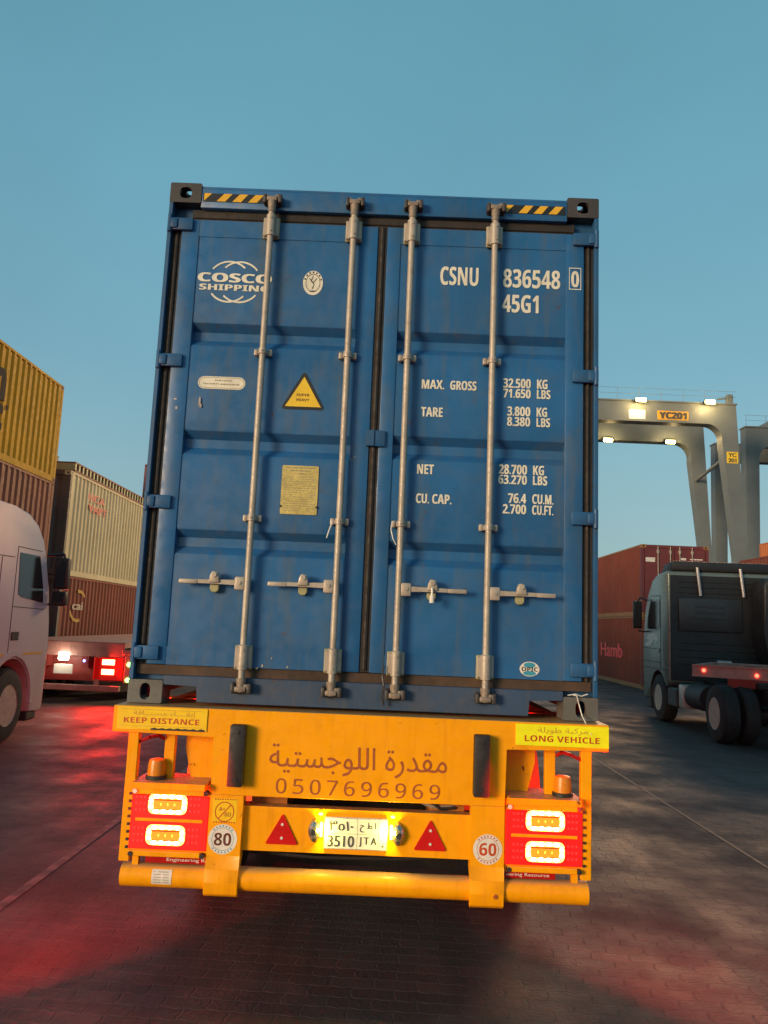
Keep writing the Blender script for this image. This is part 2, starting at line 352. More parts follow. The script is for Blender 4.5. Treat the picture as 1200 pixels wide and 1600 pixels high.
# ------------------------------------------------------------------ ground
def ground_mat():
    m = bpy.data.materials.new('block_paving'); m.use_nodes = True; nt = m.node_tree; L = nt.links.new
    b = nt.nodes['Principled BSDF']; tc = _n(nt, 'ShaderNodeTexCoord')
    # zig-zag edged pavers: the coordinates are kinked before the brick pattern
    sp = _n(nt, 'ShaderNodeSeparateXYZ'); L(tc.outputs['Object'], sp.inputs[0])
    def M2(op, a, bb):
        q = _n(nt, 'ShaderNodeMath'); q.operation = op
        for i, v in enumerate((a, bb)):
            if v is None: continue
            if isinstance(v, (int, float)): q.inputs[i].default_value = v
            else: L(v, q.inputs[i])
        return q.outputs[0]
    zx = M2('ADD', sp.outputs[0], M2('MULTIPLY', M2('PINGPONG', sp.outputs[1], 0.056), 0.22))
    zy = M2('ADD', sp.outputs[1], M2('MULTIPLY', M2('PINGPONG', sp.outputs[0], 0.056), 0.22))
    cb = _n(nt, 'ShaderNodeCombineXYZ'); L(zx, cb.inputs[0]); L(zy, cb.inputs[1])
    mp = _n(nt, 'ShaderNodeMapping'); mp.inputs['Rotation'].default_value = (0, 0, R(3)); L(cb.outputs[0], mp.inputs[0])
    br = _n(nt, 'ShaderNodeTexBrick'); L(mp.outputs[0], br.inputs['Vector'])
    br.inputs['Scale'].default_value = 1.0; br.inputs['Brick Width'].default_value = 0.225; br.inputs['Row Height'].default_value = 0.1125
    br.inputs['Mortar Size'].default_value = 0.006; br.inputs['Mortar Smooth'].default_value = 0.6; br.inputs['Bias'].default_value = -0.2
    br.inputs['Color1'].default_value = (0.046, 0.030, 0.025, 1); br.inputs['Color2'].default_value = (0.068, 0.045, 0.037, 1); br.inputs['Mortar'].default_value = (0.062, 0.043, 0.036, 1)
    def noise(sc, det, rg=0.6):
        n = _n(nt, 'ShaderNodeTexNoise'); n.inputs['Scale'].default_value = sc; n.inputs['Detail'].default_value = det; n.inputs['Roughness'].default_value = rg
        L(tc.outputs['Object'], n.inputs['Vector']); return n.outputs['Fac']
    def rng(s, a, c, lo, hi):
        r = _n(nt, 'ShaderNodeMapRange'); r.inputs[1].default_value = a; r.inputs[2].default_value = c; r.inputs[3].default_value = lo; r.inputs[4].default_value = hi
        L(s, r.inputs[0]); return r.outputs[0]
    def mix(f, A, B, mode='MIX'):
        x = _n(nt, 'ShaderNodeMix'); x.data_type = 'RGBA'; x.blend_type = mode
        for sock, v in ((x.inputs[0], f), (x.inputs[6], A), (x.inputs[7], B)):
            if isinstance(v, (int, float)): sock.default_value = v
            elif isinstance(v, tuple): sock.default_value = v
            else: L(v, sock)
        return x.outputs[2]
    c = mix(rng(noise(0.55, 8), 0.42, 0.70, 0.0, 0.75), br.outputs['Color'], (0.022, 0.016, 0.016, 1))
    c = mix(rng(noise(1.7, 9, 0.7), 0.52, 0.75, 0.0, 0.55), c, (0.10, 0.075, 0.062, 1))
    c = mix(rng(noise(26, 9, 0.75), 0.55, 0.72, 0.0, 0.55), c, (0.11, 0.085, 0.072, 1))
    c = mix(rng(noise(0.23, 4), 0.50, 0.62, 0.0, 0.5), c, (0.020, 0.016, 0.016, 1))
    tm = _n(nt, 'ShaderNodeMapping'); tm.inputs['Scale'].default_value = (1.6, 0.07, 1); L(tc.outputs['Object'], tm.inputs[0])
    tn = _n(nt, 'ShaderNodeTexNoise'); tn.inputs['Scale'].default_value = 1.6; tn.inputs['Detail'].default_value = 6; L(tm.outputs[0], tn.inputs['Vector'])
    c = mix(rng(tn.outputs['Fac'], 0.50, 0.62, 0.0, 0.55), c, (0.018, 0.014, 0.014, 1))
    c = mix(rng(noise(5.5, 7, 0.7), 0.66, 0.74, 0.0, 0.7), c, (0.014, 0.012, 0.012, 1))
    L(c, b.inputs['Base Color'])
    L(rng(noise(1.1, 6), 0.35, 0.7, 0.50, 0.85), b.inputs['Roughness'])
    h = M2('ADD', M2('MULTIPLY', br.outputs['Fac'], -0.6), M2('MULTIPLY', noise(40, 4), 0.5))
    h2 = M2('ADD', h, M2('MULTIPLY', noise(4, 4), 0.8))
    bp = _n(nt, 'ShaderNodeBump'); bp.inputs['Strength'].default_value = 0.9; bp.inputs['Distance'].default_value = 0.012
    L(h2, bp.inputs['Height']); L(bp.outputs[0], b.inputs['Normal'])
    return m
g = MB(); g.poly([(-900, -900, 0), (900, -900, 0), (900, 900, 0), (-900, 900, 0)])
structure(g.build('ground', ground_mat(), smooth=False))
def line_mat():
    m = bpy.data.materials.new('worn_line'); m.use_nodes = True; nt = m.node_tree; L = nt.links.new; b = nt.nodes['Principled BSDF']
    tc = _n(nt, 'ShaderNodeTexCoord'); n = _n(nt, 'ShaderNodeTexNoise'); n.inputs['Scale'].default_value = 9; n.inputs['Detail'].default_value = 8; L(tc.outputs['Object'], n.inputs['Vector'])
    r = _n(nt, 'ShaderNodeValToRGB'); r.color_ramp.elements[0].position = 0.36; r.color_ramp.elements[0].color = (0.035, 0.028, 0.026, 1); r.color_ramp.elements[1].position = 0.66; r.color_ramp.elements[1].color = (0.12, 0.092, 0.078, 1)
    L(n.outputs['Fac'], r.inputs[0]); L(r.outputs[0], b.inputs['Base Color']); b.inputs['Roughness'].default_value = 0.6
    return m
lm = line_mat()
for xc, w in ((3.37, 0.018), (-2.27, 0.035)):
    l = MB(); l.strip([(xc-w, -6+0*w), (xc+w, -6)], 'z', 0.004, 0.004) if False else l.poly([(xc-w, -6, 0.004), (xc+w, -6, 0.004), (xc+w+0.03, 60, 0.004), (xc-w+0.03, 60, 0.004)])
    structure(l.build('lane_line', lm, smooth=False))

# ------------------------------------------------------------------ container kit
def corr_pts(a, b, outer, inner, pitch=0.278, land=0.072, ramp=0.068):
    pts = [(a, outer)]; n = int((b-a)//pitch); off = (b-a-n*pitch)/2; t = a+off
    for i in range(n):
        pts += [(t+land/2, outer), (t+land/2+ramp, inner), (t+land/2+ramp+0.07, inner), (t+land/2+2*ramp+0.07, outer)]; t += pitch
    pts.append((b, outer)); return pts
def casting_mb(cx, cy, cz, sx, sy, top):
    """hollow corner casting with the outer corner at (cx,cy,cz); sx,sy point outwards; top or bottom"""
    w, d, h = 0.178, 0.162, 0.118; t = 0.026
    m = MB()
    x0, x1 = sorted((cx, cx-sx*w)); y0, y1 = sorted((cy, cy-sy*d)); z0, z1 = (cz-h, cz) if top else (cz, cz+h)
    xo = (cx-sx*t, cx) if sx > 0 else (cx, cx-sx*t); yo = (cy-sy*t, cy) if sy > 0 else (cy, cy-sy*t)
    zo = (cz-t, cz) if top else (cz, cz+t); zi = (z0, z0+0.012) if top else (z1-0.012, z1)
    m.holed((x0, x1, z0, z1), ((x0+x1)/2, (z0+z1)/2), (0.034, 0.034) if top else (0.027, 0.042), 'y', *sorted(yo), power=2.6)
    ya, yb = (y0, yo[0]) if sy > 0 else (yo[1], y1)
    m.holed((ya, yb, z0, z1), ((ya+yb)/2, (z0+z1)/2), (0.026, 0.04), 'x', *sorted(xo), power=2.6)
    xa, xb = (x0, xo[0]) if sx > 0 else (xo[1], x1)
    m.holed((xa, xb, ya, yb), ((xa+xb)/2, (ya+yb)/2), (0.032, 0.05), 'z', *zo, power=2.6)
    # inner faces
    xin = (x0, x0+0.012) if sx > 0 else (x1-0.012, x1)
    m.box(xin[0], xin[1], ya, yb, min(zo[1], zi[1]) if not top else zi[1], zo[0] if top else zi[0])
    m.box(xa, xb, ya, yb, zi[0], zi[1])
    return m
def side_shell(t, L, H, mat, mrail, Wd=2.438):
    hw = Wd/2
    for s in (-1, 1):
        m = MB(); m.strip([(s*o, y) for y, o in corr_pts(0.13, L-0.13, hw-0.006, hw-0.042)], 'z', 0.14, H-0.05)
        m.build('side_wall', mat, t, smooth=False)
    r = MB(); r.strip([(y, z) for y, z in corr_pts(0.12, L-0.12, H-0.006, H-0.026, 0.209, 0.05, 0.04)], 'x', -hw+0.05, hw-0.05); r.build('roof', mrail, t, smooth=False)
def yard_container(label, x, y, z, H, mat, mrail=None, near='wall', group=None, L=12.192, name='shipping_container', mcast=None, mnear=None):
    mrail = mrail or mat; mcast = mcast or mrail; hw = 1.219
    t = thing(name, label, 'container', (x, y, z), 0, group)
    side_shell(t, L, H, mat, mrail)
    f = MB(); nf = MB()
    for s in (-1, 1):
        nf.box(*sorted((s*hw, s*(hw-0.10))), 0.0, 0.12, 0.118, H-0.118); f.box(*sorted((s*hw, s*(hw-0.10))), L-0.12, L, 0.118, H-0.118)
        f.box(*sorted((s*(hw-0.002), s*(hw-0.055))), 0.162, L-0.162, 0.012, 0.16); f.box(*sorted((s*(hw-0.002), s*(hw-0.06))), 0.162, L-0.162, H-0.062, H-0.002)
    for q, yy in ((nf, (0.004, 0.10)), (f, (L-0.10, L-0.004))):
        q.box(-hw+0.178, hw-0.178, *yy, 0.02, 0.16); q.box(-hw+0.178, hw-0.178, *yy, H-0.12, H-0.01)
    f.build('frame', mrail, t); nf.build('end_frame', mnear or mrail, t)
    for top in (False, True):
        for sx in (-1, 1):
            for cy, sy in ((0, -1), (L, 1)): casting_mb(sx*hw, cy, H if top else 0, sx, sy, top).build('corner_casting', mcast, t)
    fl = MB(); fl.box(-hw+0.06, hw-0.06, 0.11, L-0.11, 0.12, 0.15); fl.build('floor', mrail, t)
    e = MB(); e.strip([(u, o) for u, o in corr_pts(-hw+0.10, hw-0.10, L-0.03, L-0.075, 0.25)], 'z', 0.15, H-0.11)
    e.build('end_wall', mat, t, smooth=False)
    if near == 'wall':
        e = MB(); e.strip([(u, o) for u, o in corr_pts(-hw+0.10, hw-0.10, 0.03, 0.075, 0.25)], 'z', 0.15, H-0.11); e.build('end_wall', mnear or mat, t, smooth=False)
    else:
        for s in (-1, 1):
            d = MB(); d.box(*sorted((s*0.012, s*1.10)), 0.022, 0.075, 0.165, H-0.125, 0.004)
            for zz in (0.7, 1.25, 1.8): d.box(*sorted((s*0.12, s*1.0)), 0.012, 0.022, zz, zz+0.35, 0.004)
            do = d.build('door', mat, t)
            for xx in (0.17, 0.62):
                q = MB(); q.tube((s*xx, -0.02, 0.1), (s*xx, -0.02, H-0.06), 0.018, 8)
                for zz in (0.25, H-0.25): q.box(s*xx-0.045, s*xx+0.045, -0.03, 0.012, zz-0.06, zz+0.06, 0.004)
                q.build('lock_rod', M['galv'], do)
    return t

# ------------------------------------------------------------------ the blue container
ZC, H, LC, HW = 1.42, 2.896, 12.192, 1.219
bc = thing('shipping_container', 'tall blue container seen from its double doors, standing on the orange trailer', 'container', (0, 0, ZC))
side_shell(bc, LC, H, M['blue'], M['blue_edge'])
f = MB()
for s in (-1, 1):
    f.box(*sorted((s*HW, s*1.196)), 0.0, 0.16, 0.118, H-0.118, 0.003)           # outer lip of the corner post
    f.box(*sorted((s*1.196, s*1.06)), 0.075, 0.16, 0.118, H-0.118)
    f.box(*sorted((s*HW, s*(HW-0.10))), LC-0.12, LC, 0.118, H-0.118)
    f.box(*sorted((s*(HW-0.002), s*(HW-0.055))), 0.162, LC-0.162, 0.012, 0.16); f.box(*sorted((s*(HW-0.002), s*(HW-0.06))), 0.162, LC-0.162, H-0.062, H-0.002)
f.box(-HW+0.178, HW-0.178, LC-0.1, LC-0.004, 0.02, 0.16); f.box(-HW+0.178, HW-0.178, LC-0.1, LC-0.004, H-0.12, H-0.01)
f.build('frame', M['blue_edge'], bc)
hd = MB(); hd.box(-1.041, 1.041, 0.004, 0.10, 2.752, 2.868, 0.005, 2); hd.box(-1.041, 1.041, 0.006, 0.17, 2.868, 2.880)
header = hd.build('header', M['blue'], bc)
sl = MB(); sl.prism([(-1.041, 0.095), (-1.041, 0.145), (1.041, 0.145), (1.041, 0.095), (0.862, 0.095), (0.862, 0.012), (-0.862, 0.012), (-0.862, 0.095)], 'y', 0.004, 0.12, 0.003)
sill = sl.build('sill', M['sill'], bc)
gk = MB(); gk.box(-1.09, 1.09, 0.038, 0.08, 2.688, 2.752); gk.box(-1.09, 1.09, 0.03, 0.038, 2.70, 2.742, 0.004)
gk.build('header_gasket', M['gasket'], bc)
gk = MB(); gk.box(-1.19, 1.19, 0.030, 0.08, 0.146, 0.195); gk.build('sill_gasket', M['gasket_rust'], bc)
for s in (-1, 1):
    gk = MB(); gk.box(*sorted((s*1.142, s*1.195)), 0.034, 0.075, 0.196, 2.688); gk.tube((s*1.168, 0.034, 0.2), (s*1.168, 0.034, 2.68), 0.012, 8); gk.build('post_gasket', M['gasket'], bc)
for top in (True, False):
    for sx in (-1, 1):
        casting_mb(sx*HW, 0, H if top else 0, sx, -1, top).build('corner_casting', M['casting'] if top else M['casting_low'], bc)
        casting_mb(sx*HW, LC, H if top else 0, sx, 1, top).build('corner_casting', M['casting'], bc)
m = MB(); m.strip([(u, o) for u, o in corr_pts(-HW+0.10, HW-0.10, LC-0.03, LC-0.075, 0.25)], 'z', 0.15, H-0.11); m.build('end_wall', M['blue'], bc, smooth=False)
m = MB(); m.box(-HW+0.06, HW-0.06, 0.13, LC-0.11, 0.12, 0.15); m.build('floor', M['sill'], bc)

# hazard strips on the header
for x0, x1 in ((-1.03, -0.672), (0.69, 1.03)):
    m = MB(); m.box(x0, x1, 0.001, 0.0035, 2.789, 2.839); hz = m.build('hazard_strip', M['black'], header)
    m = MB(); w = (x1-x0)/4
    for i in range(4):
        a = x0+i*w
        if i == 0: m.poly([(a+0.006, 0.0, 2.838), (a+w*0.55, 0.0, 2.838), (a+0.006, 0.0, 2.792)])
        else: m.poly([(a-0.012, 0.0, 2.791), (a+w*0.42, 0.0, 2.791), (a+w*0.85, 0.0, 2.838), (a+w*0.33, 0.0, 2.838)])
    m.build('hazard_stripes', M['hazard_yellow'], header, smooth=False)

def door(s):
    xi, xo = (0.026, 1.140)
    d = MB()
    fy = 0.016
    def bx(a, b, *k): d.box(*sorted((s*a, s*b)), *k)
    bx(1.040, xo, fy, 0.085, 0.198, 2.684, 0.005, 2)          # outer stile
    bx(xi, 0.128 if s < 0 else 0.104, fy, 0.085, 0.198, 2.684, 0.005, 2)   # inner stile
    a, b = (0.128 if s < 0 else 0.104), 1.040
    bx(a, b, fy+0.003, 0.08, 2.585, 2.684); bx(a, b, fy+0.003, 0.08, 0.198, 0.292)
    # panel with three pressed grooves
    o, i = fy+0.007, fy+0.053
    pr = [(o, 2.585)]
    for zt in ((2.076, 1.46, 0.915) if s < 0 else (2.072, 1.474, 0.895)):
        pr += [(o, zt+0.012), (o+0.003, zt), (i, zt-0.040), (i, zt-0.088), (o+0.004, zt-0.130), (o, zt-0.142)]
    pr += [(o, 0.292)]
    d.strip(pr, 'x', s*a, s*b)
    for zz in (2.585, 0.292): pass
    D = d.build('door', M['blue'], bc, ang=25)
    if s < 0: D['label'] = 'left door with white round logo and yellow triangle'
    else: D['label'] = 'right door with white weight markings'
    # hinges
    for zz in (2.647, 1.847, 1.056, 0.257):
        h = MB(); h.box(*sorted((s*1.075, s*1.205)), -0.006, 0.016, zz-0.036, zz+0.036, 0.006, 2); h.box(*sorted((s*1.16, s*1.212)), -0.016, 0.03, zz-0.030, zz+0.030, 0.008, 2)
        h.tube((s*1.205, -0.006, zz-0.05), (s*1.205, -0.006, zz+0.05), 0.013, 10)
        h.build('hinge', M['blue_edge'], D)
    for k, xx in enumerate((0.630, 0.164)):
        x = s*xx; yr = -0.030
        m = MB(); m.tube((x, yr, 0.11), (x, yr, 2.80), 0.0175, 16); m.build('lock_rod', M['galv'], D)
        for zz, up in ((2.640, 1), (0.252, -1)):
            p = MB(); p.box(x-0.046, x+0.046, -0.004, 0.014, zz-0.062, zz+0.062, 0.004)
            for hx in (-0.034, 0.034):
                for hz_ in (-0.048, 0.048): p.tube((x+hx, -0.012, zz+hz_), (x+hx, -0.003, zz+hz_), 0.007, 8)
            p.build('guide_plate', M['olive'], D)
            q = MB(); q.lathe([(-0.064, 0.019), (-0.062, 0.027), (0.060, 0.027), (0.064, 0.024), (0.066, 0.020)], (x, yr+0.002, zz), 'z', 20)
            q.box(x-0.044, x-0.018, -0.02, 0.004, zz-0.055, zz+0.055, 0.005); q.box(x+0.018, x+0.044, -0.02, 0.004, zz-0.055, zz+0.055, 0.005)
            for hz_ in (-0.038, 0.038): q.tube((x+0.002, yr-0.029, zz+hz_), (x+0.002, yr-0.022, zz+hz_), 0.006, 8)
            q.build('rod_sleeve', M['galv'], D)
        for zz in (1.905, 0.983):
            q = MB(); q.lathe([(-0.017, 0.018), (-0.015, 0.0235), (0.015, 0.0235), (0.017, 0.018)], (x, yr, zz), 'z', 18)
            q.box(x-0.045, x+0.045, -0.012, 0.012, zz-0.014, zz+0.014, 0.005, 2); q.box(x-0.050, x-0.028, -0.016, 0.014, zz-0.019, zz+0.019, 0.006, 2); q.box(x+0.028, x+0.050, -0.016, 0.014, zz-0.019, zz+0.019, 0.006, 2)
            q.tube((x, yr-0.028, zz), (x, yr-0.02, zz), 0.006, 8)
            q.build('rod_bracket', M['galv'], D)
        # cams and keepers
        for zz, up in ((2.795, 1), (0.092, -1)):
            q = MB(); q.lathe([(-0.045, 0.022), (-0.02, 0.021), (0.012, 0.026), (0.026, 0.026)], (x, yr, zz-0.03*up), 'z', 14)
            q.box(x-0.030, x+0.030, yr-0.026, yr+0.030, zz-0.014, zz+0.014, 0.008, 2)
            q.box(x-0.044, x-0.020, yr-0.012, yr+0.038, zz-0.008+0.012*up, zz+0.018+0.012*up, 0.006, 2)
            q.box(x+0.016, x+0.040, yr-0.018, yr+0.038, zz-0.004, zz+0.026, 0.006, 2)
            q.build('cam', M['galv_rust'], D)
            q = MB(); q.box(x-0.050, x-0.030, -0.05, 0.004, zz-0.024, zz+0.028, 0.007, 2); q.box(x+0.034, x+0.056, -0.05, 0.004, zz-0.022, zz+0.030, 0.007, 2); q.box(x-0.05, x+0.055, -0.012, 0.004, zz-0.026, zz+0.034, 0.006)
            q.build('cam_keeper', M['casting'], D)
        # handle
        zh = 0.637 + (0.003 if k else 0)
        q = MB(); hx = x+s*0.040
        q.box(*sorted((x+s*0.012, x+s*0.066)), -0.046, -0.018, zh-0.038, zh+0.032, 0.008, 2)
        q.tube((hx, -0.052, zh), (hx, -0.044, zh), 0.010, 10); q.build('handle_hub', M['galv'], D)
        q = MB(); q.prism([(x+s*0.060, zh-0.016), (x+s*0.060, zh+0.016), (x+s*0.19, zh+0.011), (x+s*0.355, zh+0.010), (x+s*0.360, zh+0.004), (x+s*0.360, zh-0.008), (x+s*0.355, zh-0.013), (x+s*0.19, zh-0.010)], 'y', -0.040, -0.028, 0.003)
        q.box(*sorted((x+s*0.26, x+s*0.358)), -0.044, -0.024, zh-0.014, zh+0.010, 0.005, 2)
        q.build('handle', M['galv'], D)
        cx = x+s*0.175
        q = MB(); q.prism([(cx-0.026, zh-0.004), (cx+0.030, zh-0.004), (cx+0.026, zh+0.030), (cx+0.018, zh+0.052), (cx-0.010, zh+0.056), (cx-0.020, zh+0.034)], 'y', -0.052, -0.010, 0.006, 2)
        q.tube((cx+0.003, -0.060, zh+0.036), (cx+0.003, -0.050, zh+0.036), 0.012, 12); q.build('handle_catch', M['galv'], D)
        q = MB(); q.prism([(cx-0.024, zh-0.012), (cx+0.024, zh-0.012), (cx+0.024, zh-0.040), (cx+0.012, zh-0.054), (cx-0.012, zh-0.054), (cx-0.024, zh-0.040)], 'y', -0.016, 0.018, 0.004); q.build('handle_retainer', M['olive'], D)
        if s > 0 and k == 1:
            q = MB(); q.tube((cx, -0.058, zh+0.01), (cx, -0.058, zh-0.055), 0.006, 8); q.tube((cx, -0.058, zh-0.03), (cx, -0.058, zh-0.068), 0.0125, 10); q.build('bolt_seal', M['white'], D)
    return D
DL = door(-1); DR = door(1)
gk = MB(); gk.box(-0.025, 0.025, 0.024, 0.085, 0.2, 2.688); gk.tube((0, 0.026, 0.21), (0, 0.026, 2.68), 0.014, 8); gk.build('centre_gasket', M['gasket'], bc)
m = MB(); m.box(-0.042, 0.062, -0.004, 0.02, 1.405, 1.495, 0.006, 2); m.box(-0.042, 0.004, -0.012, -0.004, 1.405, 1.495, 0.004); m.build('centre_latch', M['blue_edge'], bc)
YP = 0.0205   # decal plane on the panels
# --- lettering, right door
for s_, x0, x1, z0, z1 in (
    ('CSNU', 0.333, 0.548, 2.353, 2.463), ('836548', 0.686, 1.008, 2.353, 2.463), ('0', 1.068, 1.112, 2.366, 2.462), ('45G1', 0.684, 0.888, 2.206, 2.312),
    ('MAX.', 0.250, 0.375, 1.746, 1.798), ('GROSS', 0.407, 0.552, 1.746, 1.798), ('32.500', 0.699, 0.851, 1.770, 1.824), ('KG', 0.885, 0.943, 1.770, 1.824), ('71.650', 0.699, 0.851, 1.714, 1.765), ('LBS', 0.885, 0.960, 1.714, 1.765),
    ('TARE', 0.251, 0.371, 1.589, 1.642), ('3.800', 0.724, 0.851, 1.612, 1.665), ('KG', 0.885, 0.943, 1.612, 1.665), ('8.380', 0.724, 0.851, 1.555, 1.606), ('LBS', 0.885, 0.960, 1.555, 1.606),
    ('NET', 0.241, 0.332, 1.268, 1.321), ('28.700', 0.684, 0.838, 1.286, 1.339), ('KG', 0.870, 0.930, 1.286, 1.339), ('63.270', 0.682, 0.838, 1.231, 1.282), ('LBS', 0.870, 0.948, 1.231, 1.282),
    ('CU.', 0.240, 0.312, 1.107, 1.160), ('CAP.', 0.328, 0.433, 1.107, 1.160), ('76.4', 0.737, 0.836, 1.128, 1.181), ('CU.M.', 0.868, 0.983, 1.128, 1.181), ('2.700', 0.709, 0.836, 1.069, 1.121), ('CU.FT.', 0.868, 0.983, 1.069, 1.121)):
    text('lettering', bold(s_), M['decal'], DR, x0, x1, z0, z1, 0.0145 if x0 > 1.03 else YP, xbold=.0012)
m = MB()
for a, b, c, d in ((1.056, 1.124, 2.352, 2.357), (1.056, 1.124, 2.477, 2.482), (1.056, 1.060, 2.357, 2.477), (1.120, 1.124, 2.357, 2.477)): m.poly([(a, 0.0145, c), (b, 0.0145, c), (b, 0.0145, d), (a, 0.0145, d)])
m.build('check_digit_box', M['decal'], DR, smooth=False)
m = MB(); m.disc((0.866, 0.252), 0.052, 0.038, 0.0170); m.build('oval_sticker', M['white'], DR, smooth=False)
m = MB(); m.disc((0.866, 0.272), 0.030, 0.014, 0.0164); m.disc((0.866, 0.230), 0.034, 0.012, 0.0164); m.build('sticker_emblem', M['seal_blue'], DR, smooth=False)
text('sticker_lettering', bold('OPIC'), M['black'], DR, 0.824, 0.908, 0.240, 0.262, 0.0156)
# --- markings, left door
text('logo_lettering', bold('COSCO'), M['decal'], DL, -1.030, -0.612, 2.318, 2.372, YP, weight=0.0, xbold=.004)
text('logo_lettering', bold('SHIPPING'), M['decal'], DL, -1.018, -0.622, 2.269, 2.305, YP, weight=0.0, xbold=.002)
m = MB()
for dx in (-0.030, 0.030):
    for a0, a1 in ((37 if dx > 0 else 44, 136 if dx > 0 else 143), (218 if dx < 0 else 224, 316 if dx < 0 else 322)):
        m.ring((-0.823+dx, 2.322), 0.114, 0.124, YP+(0.0004 if dx > 0 else 0), a0=a0, a1=a1, ax=1.0)
m.build('logo_globe', M['decal'], DL, smooth=False)
m = MB(); m.disc((-0.381, 2.334), 0.056, 0.072, YP); m.build('seal_emblem', M['decal'], DL, smooth=False)
m = MB(); m.ring((-0.381, 2.334), 0.038, 0.041, YP-0.0006, ax=1.0, az=1.3)
for i in range(7):
    a = R(20+i*23.3); m.disc((-0.381+0.048*math.cos(a), 2.334+0.063*math.sin(a)), 0.005, 0.006, YP-0.0006, 8)
m.path([(-0.381, YP-0.001, 2.375), (-0.392, YP-0.001, 2.345), (-0.374, YP-0.001, 2.325), (-0.384, YP-0.001, 2.298)], 0.002, 5)
m.path([(-0.402, YP-0.001, 2.360), (-0.380, YP-0.001, 2.335), (-0.360, YP-0.001, 2.362)], 0.002, 5)
m.disc((-0.381, 2.285), 0.020, 0.004, YP-0.0006, 10)
m.build('seal_ink', M['black'], DL, smooth=False)
def pill(x0, x1, z0, z1, y, n=10):
    r = (z1-z0)/2; c = (z0+z1)/2
    return [(x1-r+r*math.cos(R(-90+180*i/n)), y, c+r*math.sin(R(-90+180*i/n))) for i in range(n+1)] + [(x0+r+r*math.cos(R(90+180*i/n)), y, c+r*math.sin(R(90+180*i/n))) for i in range(n+1)]
m = MB(); m.poly(pill(-0.984, -0.722, 1.697, 1.768, YP)); m.build('pill_label', M['decal'], DL, smooth=False)
m = MB()
P, Q = pill(-0.979, -0.727, 1.702, 1.763, YP-0.0006), pill(-0.976, -0.730, 1.705, 1.760, YP-0.0006)
for i in range(len(P)): j = (i+1) % len(P); m.poly([P[i], P[j], Q[j], Q[i]])
for x0, x1, zz in ((-0.890, -0.800, 1.742), (-0.955, -0.870, 1.722), (-0.860, -0.765, 1.721)):
    x = x0
    while x < x1: w = random.uniform(.004, .016); m.poly([(x, YP-0.0006, zz), (x+w, YP-0.0006, zz), (x+w, YP-0.0006, zz+0.008), (x, YP-0.0006, zz+0.008)]); x += w+0.004
m.build('label_ink', M['dark_text'], DL, smooth=False)
def rtri(pts, r):
    out = []; n = len(pts)
    for i in range(n):
        p = Vector(pts[i]); a = (Vector(pts[i-1])-p).normalized(); b = (Vector(pts[(i+1) % n])-p).normalized()
        for k in range(5):
            t = k/4; out.append(p + a*r*(1-t)**2 + b*r*t**2)
    return out
m = MB(); m.poly([(p.x, YP, p.y) for p in rtri([(-0.398, 1.822), (-0.522, 1.600), (-0.274, 1.600)], 0.03)]); m.build('warning_triangle', M['black'], DL, smooth=False)
m = MB(); m.poly([(-0.398, YP-0.0006, 1.786), (-0.496, YP-0.0006, 1.616), (-0.300, YP-0.0006, 1.616)]); m.build('triangle_face', M['warn_yellow'], DL, smooth=False)
text('triangle_lettering', bold('SUPER'), M['brown_num'], DL, -0.436, -0.364, 1.675, 1.690, YP-0.0012, weight=0.012)
text('triangle_lettering', bold('HEAVY'), M['brown_num'], DL, -0.436, -0.364, 1.647, 1.662, YP-0.0012, weight=0.012)
m = MB(); m.prism([(p.x, p.y) for p in rtri([(-0.489, 1.285), (-0.291, 1.285), (-0.291, 1.018), (-0.489, 1.018)], 0.008)], 'y', YP-0.003, YP+0.001); m.build('data_plate', M['brass'], DL, smooth=False)
m = MB(); zz = 1.270
for k in range(19):
    x0, x1 = (-0.465, -0.315) if k in (0, 3) else (-0.445, -0.335) if k == 1 else (-0.425, -0.355) if k == 2 else (-0.478, -0.302)
    x = x0
    while x < x1:
        w = min(random.uniform(.006, .035), x1-x)
        if random.random() < .82: m.poly([(x, YP-0.0036, zz), (x+w, YP-0.0036, zz), (x+w, YP-0.0036, zz+(0.0065 if k < 3 else 0.0035)), (x, YP-0.0036, zz+(0.0065 if k < 3 else 0.0035))])
        x += w+0.004
    zz -= 0.0165 if k < 3 else 0.0122
m.build('plate_print', M['dark_text'], DL, smooth=False)
m = MB()
for xx in (-0.487, -0.293): m.tube((xx, YP-0.008, 1.06), (xx, YP, 1.06), 0.006, 8)
m.build('plate_rivets', M['black'], DL)
m = MB()   # chalk scuffs and chips
for (x, z, rx, rz) in ((-0.965, 1.62, .006, .03), (-0.958, 1.598, .006, .012), (-0.56, 0.178+.02, .008, .006), (-0.532, 0.212, .006, .008), (-0.485, 0.252, .004, .006), (-0.40, 0.21, .005, .005), (-0.115, 1.33, .012, .002), (-0.10, 1.345, .010, .002), (-1.10, 1.63, .010, .005), (-1.09, 1.58, .006, .010)): m.disc((x, z+0.0), rx, rz, 0.0145, 7)
m.build('scuffs', M['galv'], DL, smooth=False)
